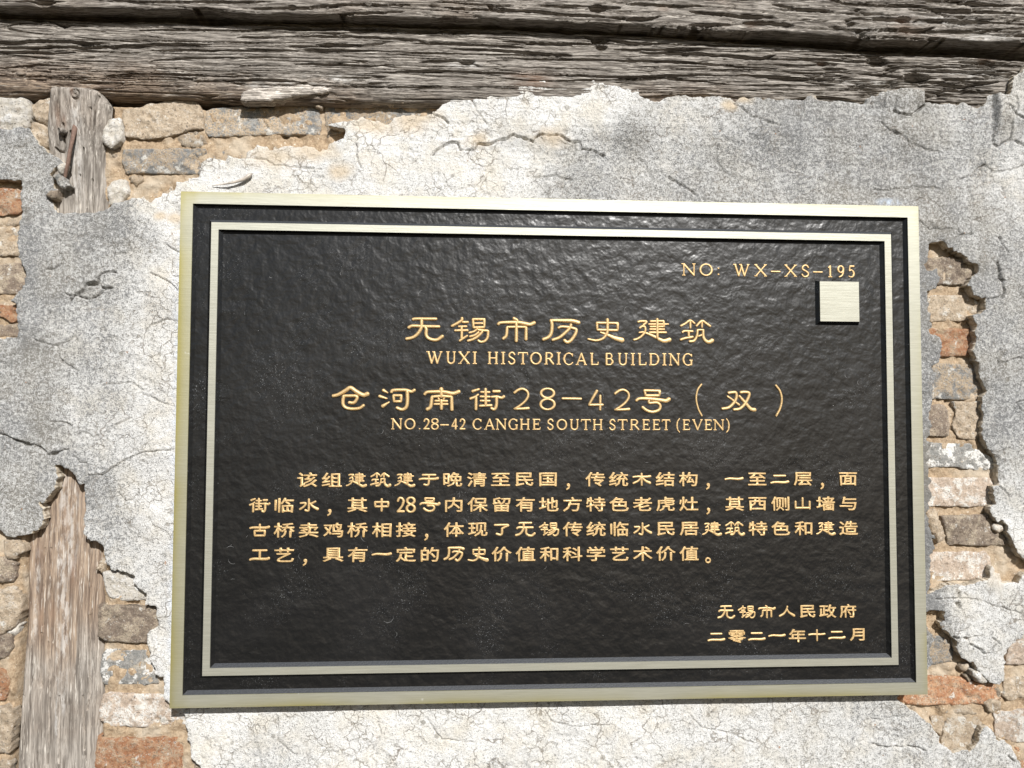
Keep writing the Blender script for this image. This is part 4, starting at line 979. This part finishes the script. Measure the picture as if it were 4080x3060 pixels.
# each glyph: frame, then strokes (w0, w1, points) in zoomed pixels; a leading '!' keeps corners sharp
G = {
'无': (S1, [(38,38,[(155,113),(210,106),(478,108)]),(40,40,[(95,228),(150,205),(300,210),(518,214)]),(42,42,[(275,125),(275,185),(265,245),(215,320),(150,365),(65,383)]),(42,44,[(325,220),(340,250),(338,330),(380,380),(480,398),(565,345)])]),
'锡': (S1, [(38,36,[(832,95),(825,128),(770,165),(690,208)]),(32,32,[(840,152),(915,152)]),(28,28,[(785,212),(895,210)]),(32,32,[(735,268),(910,264)]),(34,34,[(825,215),(828,300),(825,375)]),(34,28,[(800,408),(850,375),(905,338)]),
   (34,34,'!',[(982,112),(1140,112),(1136,222),(990,226),(982,112)]),(26,26,[(995,168),(1130,168)]),(28,28,[(1045,240),(1000,278),(930,298)]),(32,34,[(1050,255),(1110,266),(1185,272),(1190,300),(1180,370),(1140,415),(1090,425),(1055,405)]),(30,30,[(1060,290),(1010,330),(940,350)]),(32,34,[(1112,285),(1060,340),(990,385),(912,410)])]),
'市': (S1, [(40,32,[(1542,98),(1590,125),(1595,165)]),(38,50,[(1328,182),(1370,160),(1590,155),(1700,172),(1770,185),(1828,160)]),(36,40,[(1452,225),(1445,320),(1430,355),(1397,380)]),(34,34,[(1455,220),(1580,218),(1700,220)]),(38,42,[(1714,225),(1712,392)]),(40,44,[(1578,160),(1580,300),(1578,415)])]),
'历': (S1, [(38,54,[(2060,128),(2200,130),(2350,135),(2440,160)]),(44,44,[(2055,128),(2070,190),(2060,300),(2020,360),(1948,392)]),(34,44,[(2158,232),(2200,215),(2300,222),(2392,246),(2405,270),(2385,330),(2330,405),(2280,430),(2240,402)]),(38,40,[(2332,185),(2310,240),(2250,300),(2170,365),(2078,398)])]),
'史': (S2, [(44,30,[(655,115),(655,260),(640,320),(590,380),(500,405),(388,385)]),(34,34,'!',[(510,162),(800,166),(794,264),(516,258),(510,162)]),(24,66,[(560,292),(640,320),(760,372),(862,400)])]),
'建': (S2, [(32,32,[(1078,150),(1110,140),(1190,142),(1180,168),(1150,190)]),(32,30,[(1100,232),(1140,208),(1175,225),(1170,290),(1120,350),(1060,385),(1018,395)]),(22,56,[(1092,295),(1160,292),(1290,345),(1380,392),(1440,412),(1515,392)]),
   (30,30,'!',[(1248,140),(1430,136),(1434,210)]),(26,26,[(1225,180),(1495,180)]),(26,26,[(1245,214),(1440,212)]),(26,26,[(1240,250),(1440,250)]),(30,30,[(1235,294),(1465,294)]),(38,38,[(1340,110),(1342,375)])]),
'筑': (S2, [(30,30,[(1665,205),(1730,170),(1795,128),(1855,170)]),(30,30,[(1796,150),(1797,230)]),(30,36,[(1880,205),(1955,135),(2010,165),(2070,208)]),(28,28,[(1957,150),(1957,222)]),(30,30,[(1688,292),(1720,274),(1830,278)]),(34,34,[(1772,285),(1776,350)]),(34,34,[(1662,395),(1720,375),(1830,355)]),
   (38,30,[(1785,418),(1845,410),(1885,345),(1895,262)]),(26,26,[(1895,258),(1975,258)]),(30,54,[(1975,258),(1975,345),(2000,400),(2050,428),(2102,402)]),(26,26,[(1910,345),(1955,330)])]),
'仓': (S3, [(38,50,[(52,178),(110,165),(200,115),(265,78),(330,120),(420,168),(478,152)]),(34,34,[(185,178),(338,180),(335,230),(300,262),(248,258)]),(38,34,[(183,180),(172,250),(190,308),(260,335),(370,330),(428,292)])]),
'河': (S3, [(38,18,[(665,108),(722,140)]),(38,20,[(620,182),(712,210)]),(44,16,[(658,305),(740,252)]),(34,36,[(765,132),(790,108),(940,106),(1010,126),(1050,105)]),(40,36,[(960,118),(962,250),(945,318),(895,345),(832,322)]),(30,30,'!',[(790,172),(888,172),(882,245),(800,245),(790,172)])]),
'南': (S3, [(48,36,[(1376,90),(1378,188)]),(34,44,[(1172,158),(1215,130),(1400,128),(1520,148),(1595,125)]),(36,40,[(1262,195),(1250,290),(1235,325),(1202,342)]),(32,32,[(1262,188),(1380,180),(1500,188)]),(36,40,[(1502,190),(1506,348)]),(22,22,[(1335,190),(1350,222)]),(22,22,[(1418,190),(1402,222)]),(26,26,[(1302,238),(1450,240)]),(26,26,[(1292,278),(1455,278)]),(36,36,[(1376,230),(1378,338)])]),
'街': (S3, [(34,26,[(1757,122),(1840,95)]),(34,24,[(1732,212),(1785,192),(1830,160)]),(32,34,[(1802,195),(1800,342)]),(26,26,[(1862,130),(1968,132)]),(26,26,[(1855,185),(1970,188)]),(26,26,[(1858,237),(1970,238)]),(30,30,[(1848,300),(1992,292)]),(34,34,[(1918,92),(1920,290)]),(34,34,[(2012,122),(2092,122)]),(28,34,[(1990,190),(2060,186),(2110,202),(2145,184)]),(36,34,[(2052,192),(2050,295),(2025,342),(1988,328)])]),
'2': (S4, [(32,26,[(125,145),(180,106),(235,96),(290,130),(300,190),(260,255),(200,305),(130,350)]),(26,34,[(125,350),(220,348),(308,342)])]),
'-': (S4, [(30,30,[(738,218),(978,222)])]),
'4': (S4, [(36,26,[(1180,120),(1130,205),(1078,298)]),(30,30,[(1078,300),(1255,298)]),(30,30,[(1222,180),(1220,362)])]),
'号': (S4, [(32,32,'!',[(1785,115),(1985,120),(1972,180),(1802,180),(1785,115)]),(34,50,[(1682,245),(1725,220),(1850,222),(2000,240),(2060,250),(2102,225)]),(30,38,[(1845,235),(1848,275),(1940,270),(1988,305),(1970,365),(1890,390),(1815,370),(1762,330)])]),
'(': (S5, [(24,26,[(718,115),(660,200),(640,330),(668,470),(722,578)])]),
'双': (S5, [(40,40,[(1112,243),(1170,235),(1222,240),(1225,320),(1180,400),(1110,460),(1020,475)]),(30,32,[(1098,292),(1180,350),(1270,418)]),(40,40,[(1290,235),(1350,230),(1415,245),(1400,320),(1340,420),(1270,478),(1190,488)]),(34,56,[(1272,288),(1370,400),(1440,478),(1500,492)])]),
')': (S5, [(32,28,[(1808,132),(1870,220),(1895,340),(1870,470),(1812,582)])]),
}
def glyph_world(ch, dx=0, dy=0):
    """strokes in plaque coordinates (x, z), widths in metres"""
    (ox, oy, s), strokes = G[ch]; out = []
    for st in strokes:
        sharp = len(st) == 4; pts = st[-1]
        P = W([(ox+(a+dx)*s, oy+(b+dy)*s) for a, b in pts], YFL)
        out.append((st[0]*s*.0002, st[1]*s*.0002, P, sharp))
    return out
def put_strokes(strokes, hgt=.0014):
    V = []; F = []
    for w0, w1, P, sharp in strokes: sweep(V, F, P, w0, w1, hgt*min(1.2, w0/.0020), not sharp)
    return char_obj(V, F)
for ch in '无锡市历史建筑仓河南街2-4号(双)': put_strokes(glyph_world(ch))
put_strokes(glyph_world('2', 1285, 12))
def oval(cx, cz, rx, rz, wf, hgt=.0009, m=28):
    V = []; F = []
    P = [(cx+rx*math.cos(2*math.pi*i/m), cz+rz*math.sin(2*math.pi*i/m)) for i in range(m)]
    sweep(V, F, P, wf(0), wf(0), hgt, closed=True, wfun=wf); return V, F
def eight(cx, cz, w, h, thick):
    V = []; F = []
    for c, rx, rz in ((cz+h*.27, w*.42, h*.21), (cz-h*.24, w*.45, h*.24)):
        v, f = oval(cx, c, rx, rz, lambda t: thick*(.8+.35*abs(math.cos(2*math.pi*t)))); b = len(V); V += v; F += [tuple(k+b for k in q) for q in f]
    return V, F
c8 = W([(2010+549*.3119, 1520+225*.3119)], YFL)[0]; char_obj(*eight(c8[0], c8[1], .0125, .0175, .0017))

# ---- serif capitals and figures: unit box, T thick, t thin, serifs as short bars
def latin(ch, cx, cz, w, h):
    T, t, sf = h*.165, h*.115, h*.10
    V = []; F = []; x0, z0 = cx-w/2, cz-h/2
    pt = lambda a, b: (x0+a*w, z0+b*h)
    def ln(a, b, wd, wd2=None): sweep(V, F, [pt(*a), pt(*b)], wd, wd2 or wd, h*.075, False)
    def cv(pts, w0, w1): sweep(V, F, [pt(*p) for p in pts], w0, w1, h*.075, True)
    def se(a, b, hw=.11):   # serif centred on (a, b), half width in units of h
        x, z = pt(a, b); sweep(V, F, [(x-hw*h, z), (x+hw*h, z)], sf, sf, h*.06, False)
    def ell(a, b, rx, rz):
        m = 26; P = [(x0+(a+rx*math.cos(2*math.pi*i/m))*w, z0+(b+rz*math.sin(2*math.pi*i/m))*h) for i in range(m)]
        sweep(V, F, P, T, T, h*.075, closed=True, wfun=lambda q: t+(T-t)*abs(math.cos(2*math.pi*q)))
    if ch == 'N': ln((.14,.04),(.14,.96),t); ln((.14,.96),(.86,.04),T); ln((.86,.04),(.86,.96),t); se(.14,.03); se(.08,.97,.09); se(.86,.97)
    elif ch == 'O': ell(.5,.5,.43,.46)
    elif ch == ':': sweep(V, F, [pt(.5,.12),pt(.5,.14)], T, T, h*.07, False); sweep(V, F, [pt(.5,.62),pt(.5,.64)], T, T, h*.07, False)
    elif ch == '.': sweep(V, F, [pt(.5,.05),pt(.5,.07)], T*.9, T*.9, h*.07, False)
    elif ch == '-': ln((.05,.42),(.95,.42),T*.8)
    elif ch == 'W': ln((.10,.96),(.32,.04),T); ln((.32,.04),(.52,.90),t); ln((.46,.96),(.68,.04),T); ln((.68,.04),(.92,.96),t); se(.08,.97); se(.44,.97,.09); se(.92,.97,.09)
    elif ch == 'X': ln((.12,.96),(.88,.04),T); ln((.86,.96),(.14,.04),t); se(.14,.97,.1); se(.86,.97,.1); se(.14,.03,.1); se(.86,.03,.1)
    elif ch == 'V': ln((.12,.96),(.50,.04),T); ln((.50,.04),(.88,.96),t); se(.12,.97); se(.88,.97,.09)
    elif ch == 'S': cv([(.88,.78),(.70,.95),(.42,.96),(.20,.82),(.22,.62),(.55,.50),(.82,.36),(.84,.16),(.60,.03),(.30,.05),(.12,.22)], t*1.2, t*1.2); cv([(.25,.62),(.55,.50),(.80,.36)], T*.8, T*.8)
    elif ch == '1': ln((.5,.04),(.5,.94),T); ln((.48,.93),(.18,.80),t); se(.5,.03,.14)
    elif ch == '9': ell(.48,.68,.36,.27); cv([(.84,.68),(.80,.40),(.62,.15),(.25,.03)], T*.9, t)
    elif ch == '5': ln((.30,.94),(.84,.94),T*.9); ln((.30,.94),(.22,.55),t); cv([(.22,.55),(.50,.62),(.80,.48),(.84,.26),(.65,.07),(.35,.04),(.14,.10)], t, T*.7); cv([(.74,.52),(.84,.30),(.72,.12)], T, T)
    elif ch == 'U': cv([(.18,.94),(.18,.40),(.24,.14),(.50,.03),(.76,.14),(.82,.40),(.82,.94)], T, t); se(.18,.97); se(.82,.97,.1)
    elif ch == 'I': ln((.5,.04),(.5,.96),T); se(.5,.03,.14); se(.5,.97,.14)
    elif ch == 'H': ln((.18,.04),(.18,.96),T); ln((.82,.04),(.82,.96),T); ln((.2,.5),(.8,.5),t); [se(a,b) for a in (.18,.82) for b in (.03,.97)]
    elif ch == 'T': ln((.5,.04),(.5,.95),T); ln((.08,.95),(.92,.95),t); ln((.08,.95),(.05,.78),t*.8); ln((.92,.95),(.95,.78),t*.8); se(.5,.03,.13)
    elif ch == 'R': ln((.2,.04),(.2,.96),T); cv([(.2,.95),(.55,.96),(.78,.84),(.78,.64),(.55,.50),(.2,.49)], t, t); cv([(.70,.88),(.79,.74),(.70,.60)], T, T); ln((.5,.48),(.92,.04),T); se(.18,.03)
    elif ch == 'C': cv([(.90,.80),(.70,.95),(.45,.96),(.18,.78),(.10,.50),(.18,.22),(.45,.04),(.72,.05),(.92,.20)], t, t); cv([(.20,.78),(.10,.50),(.20,.22)], T, T); ln((.90,.92),(.90,.74),t)
    elif ch == 'G': cv([(.88,.80),(.68,.95),(.42,.96),(.17,.78),(.10,.50),(.17,.22),(.42,.04),(.68,.04),(.85,.12)], t, t); cv([(.19,.78),(.10,.50),(.19,.22)], T, T); ln((.86,.06),(.86,.42),T); se(.84,.44,.11); ln((.88,.92),(.88,.76),t)
    elif ch == 'A': ln((.50,.96),(.14,.04),t); ln((.50,.96),(.86,.04),T); ln((.26,.34),(.74,.34),t); se(.14,.03,.1); se(.86,.03,.1)
    elif ch == 'L': ln((.24,.04),(.24,.96),T); ln((.24,.05),(.88,.05),t); ln((.90,.05),(.93,.24),t); se(.22,.97)
    elif ch == 'E': ln((.22,.04),(.22,.96),T); ln((.2,.95),(.86,.95),t); ln((.2,.05),(.90,.05),t); ln((.2,.52),(.70,.52),t); ln((.86,.95),(.88,.80),t*.8); ln((.90,.05),(.93,.22),t*.8); ln((.70,.62),(.70,.42),t*.8); se(.18,.97,.08); se(.18,.03,.08)
    elif ch == 'B': ln((.2,.04),(.2,.96),T); cv([(.2,.95),(.6,.95),(.76,.76),(.6,.55),(.2,.53)], t, t); cv([(.2,.53),(.65,.52),(.86,.30),(.66,.06),(.2,.05)], t, t); cv([(.70,.86),(.77,.74),(.70,.62)], T*.8, T*.8); cv([(.76,.44),(.86,.28),(.76,.13)], T, T)
    elif ch == 'D': ln((.2,.04),(.2,.96),T); cv([(.2,.95),(.58,.94),(.84,.76),(.90,.50),(.84,.24),(.58,.06),(.2,.05)], t, t); cv([(.80,.78),(.90,.50),(.80,.22)], T, T); se(.17,.97,.08); se(.17,.03,.08)
    elif ch == '2': cv([(.14,.74),(.28,.93),(.55,.95),(.80,.82),(.80,.62),(.55,.34),(.14,.06)], t*1.2, T*.8); ln((.12,.06),(.88,.06),T*.9); cv([(.76,.84),(.82,.72),(.74,.56)], T*.9, T*.9)
    elif ch == '8': V, F = eight(cx, cz, w, h, h*.14)
    elif ch == '4': ln((.66,.96),(.10,.32),t); ln((.08,.30),(.94,.30),T*.7); ln((.68,.04),(.68,.96),T)
    elif ch == '(': cv([(.85,1.08),(.30,.78),(.18,.42),(.32,.06),(.85,-.20)], t, t); cv([(.27,.70),(.18,.42),(.28,.16)], T*.9, T*.9)
    elif ch == ')': cv([(.15,1.08),(.70,.78),(.82,.42),(.68,.06),(.15,-.20)], t, t); cv([(.73,.70),(.82,.42),(.72,.16)], T*.9, T*.9)
    return char_obj(V, F)
def latin_line(items, ox, oy, s, yc, hpx):
    for ch, x, w in items:
        y = yc(x) if callable(yc) else yc
        c = W([(ox+x*s, oy+y*s)], YFL)[0]; latin(ch, c[0], c[1], w*s*.0002, hpx*.0002)
latin_line([('N',290,118),('O',428,112),(':',527,26),('W',712,135),('X',865,112),('-',985,82),('X',1105,112),('S',1222,72),('-',1323,82),('1',1422,46),('9',1508,62),('5',1592,62)], 2600, 780, .4973, lambda x: 592+(x-290)*.012, 50)
latin_line([('W',95,142),('U',247,92),('X',367,108),('I',465,36),('H',632,98),('I',726,36),('S',805,72),('T',908,98),('O',1027,108),('R',1150,92),('I',1237,36)], 1690, 1380, .4331, lambda x: 103+x*.008, 49)
latin_line([('C',78,98),('A',198,108),('L',317,86),('B',456,88),('U',580,96),('I',672,38),('L',757,86),('D',868,104),('I',962,38),('N',1055,104),('G',1175,100)], 2230, 1380, .4331, lambda x: 116+x*.005, 49)
latin_line([('N',65,78),('O',160,78),('.',230,18),('2',280,48),('8',340,50),('-',410,62),('4',482,46),('2',540,46),('C',645,70),('A',735,78),('N',820,78),('G',905,72),('H',990,76),('E',1075,62),('S',1175,50)], 1545, 1650, .5512, lambda x: 71+x*.003, 43)
latin_line([('O',-3,76),('U',88,70),('T',170,76),('H',256,76),('S',362,50),('T',436,76),('R',522,74),('E',606,60),('E',680,60),('T',750,66),('(',838,28),('E',897,58),('V',978,78),('E',1055,58),('N',1132,80),(')',1196,28)], 2240, 1650, .5512, lambda x: 76+x*.002, 43)

# ---- the small Chinese text: raised outlines widened to the clerical proportions
_cache = {}
def font_mesh(ch):
    if ch in _cache: return _cache[ch]
    cu = bpy.data.curves.new('outline', 'FONT'); cu.body = ch; cu.resolution_u = 2
    cu.extrude = .030; cu.bevel_depth = .024; cu.bevel_resolution = 1; cu.offset = -.004
    o = bpy.data.objects.new('outline', cu); COL.objects.link(o)
    dg = bpy.context.evaluated_depsgraph_get(); me = bpy.data.meshes.new_from_object(o.evaluated_get(dg))
    V = np.array([v.co[:] for v in me.vertices]); F = [tuple(p.vertices) for p in me.polygons]
    bpy.data.objects.remove(o); bpy.data.curves.remove(cu); bpy.data.meshes.remove(me)
    _cache[ch] = (V, F); return V, F
SIMPLE = {'一': [(9,13,[(2,52),(25,46),(50,48),(75,50),(96,44)])], '二': [(10,10,[(18,26),(80,26)]),(10,13,[(2,80),(25,74),(75,76),(96,70)])], '十': [(10,10,[(2,46),(25,42),(70,44),(96,40)]),(10,10,[(50,8),(50,94)])],
 '人': [(9,11,[(52,8),(46,34),(30,66),(4,86)]),(9,15,[(50,34),(62,58),(92,84)])], '工': [(10,10,[(16,18),(84,18)]),(11,11,[(50,20),(50,78)]),(11,13,[(2,84),(22,78),(78,80),(96,74)])], '木': [(9,12,[(4,34),(30,30),(70,32),(96,28)]),(10,10,[(50,8),(50,94)]),(9,10,[(48,36),(32,62),(6,80)]),(9,14,[(52,36),(70,62),(94,78)])],
 '山': [(10,10,[(50,8),(50,80)]),(10,10,[(12,34),(12,80),(14,84)]),(10,10,[(12,82),(88,82)]),(10,10,[(88,34),(88,90)])], '于': [(10,10,[(18,16),(84,16)]),(10,13,[(2,48),(25,44),(75,46),(97,40)]),(10,10,[(50,18),(50,74),(42,90),(26,86)])],
 '水': [(10,10,[(50,8),(50,80),(44,92),(32,86)]),(9,10,[(8,36),(34,36),(26,60),(6,80)]),(9,10,[(84,24),(58,42)]),(9,14,[(56,38),(72,62),(95,80)])], '了': [(10,10,[(14,18),(84,18),(66,34),(52,44)]),(11,11,[(52,44),(52,76),(44,90),(24,82)])],
 '中': [(10,10,'!',[(16,30),(84,30),(82,62),(18,62),(16,30)]),(11,11,[(50,8),(50,94)])], '古': [(10,13,[(2,34),(25,30),(75,32),(96,26)]),(10,10,[(50,8),(50,52)]),(10,10,'!',[(24,54),(76,54),(74,88),(26,88),(24,54)])]}
def small(ch, cx, cz, w, h):
    if ch in SIMPLE:
        V = []; F = []
        for st in SIMPLE[ch]:
            P = [(cx+(a-50)/100*w, cz-(b-50)/100*h) for a, b in st[-1]]
            sweep(V, F, P, st[0]*.0092/100*w/.0092, st[1]*.0092/100*w/.0092, .0008, len(st) == 3)
        return char_obj(V, F)
    if ch in G and ch not in '2-4()':
        strokes = glyph_world(ch); A = np.concatenate([s[2] for s in strokes]); lo, hi = A.min(0), A.max(0); c = (lo+hi)/2
        k = np.array([w*.98, h*.94])/(hi-lo)
        kk = k[0]*(1.28 if ch in '建筑锡街号' else 1.3)
        return put_strokes([(a*kk, b*kk, (P-c)*k+np.array([cx, cz]), sh) for a, b, P, sh in strokes], .0009)
    V0, F = font_mesh(ch)
    kx, kz = w/.94, h/.90
    if ch in '，。': kx = kz = w/1.05
    ccx = (V0[:,0].min()+V0[:,0].max())/2 if ch not in '，。' else .42; ccz = (V0[:,1].min()+V0[:,1].max())/2 if ch not in '，。' else .46
    V = np.stack([cx+(V0[:,0]-ccx)*kx, -(V0[:,2]+.03)*.014, cz+(V0[:,1]-ccz)*kz], 1)
    return char_obj([tuple(v) for v in V], F)
def line(text, p0, p1, n, i0=0, w=.0155, h=.0108):
    """characters evenly spaced between slot 0 at p0 and slot n at p1"""
    a, b = W([p0], YFL)[0], W([p1], YFL)[0]
    i = i0
    for ch in text:
        if ch != ' ':
            c = a+(b-a)*i/n
            if ch == '#':   # the figure pair 28
                latin('2', c[0]-.0039, c[1], .0066, .0118); latin('8', c[0]+.0039, c[1], .0068, .0118)
            else: small(ch, c[0], c[1], w, h)
        i += 1
line('该组建筑建于晚清至民国，传统木结构，一至二层，面', (1029,1912), (3377,1908), 25, 2)
line('街临水，其中#号内保留有地方特色老虎灶，其西侧山墙与', (1035,2013), (3377,2006), 25)
line('古桥卖鸡桥相接，体现了无锡传统临水民居建筑特色和建造', (1035,2113), (3379,2104), 25)
line('工艺，具有一定的历史价值和科学艺术价值。', (1035,2211), (3379,2203), 25)
line('无锡市人民政府', (2893,2439), (3376,2434), 6, w=.0138, h=.0100)
line('二零二一年十二月', (2854,2537), (3413,2528), 7, w=.0142, h=.0098)

# ---- fine curved scratches and hairs left in the enamel
def scratches():
    r = random.Random(12); V = []; F = []
    for k in range(60):
        cx, cz = r.uniform(-.262, .262), r.uniform(-.162, .162); a0 = r.uniform(0, 6.28); rad = r.uniform(.0010, .0045); sw = r.uniform(.5, 2.6); w = r.uniform(.00005, .00011)
        b = len(V); n = 9
        for i in range(n):
            a = a0+sw*i/(n-1); c, s_ = math.cos(a), math.sin(a); ww = w*math.sin(math.pi*(i+.4)/(n-.2))
            V += [(cx+(rad-ww)*c, YFL-YF-.00007, cz+(rad-ww)*s_), (cx+(rad+ww)*c, YFL-YF-.00007, cz+(rad+ww)*s_)]
        F += [(b+2*i, b+2*i+1, b+2*i+3, b+2*i+2) for i in range(n-1)]
    o = mesh_py('scratches', V, F, [mat_plain('scratch', (0.22, 0.22, 0.22), .5)], pq); o.location = (0, 0, 0); o['kind'] = 'stuff'
scratches()
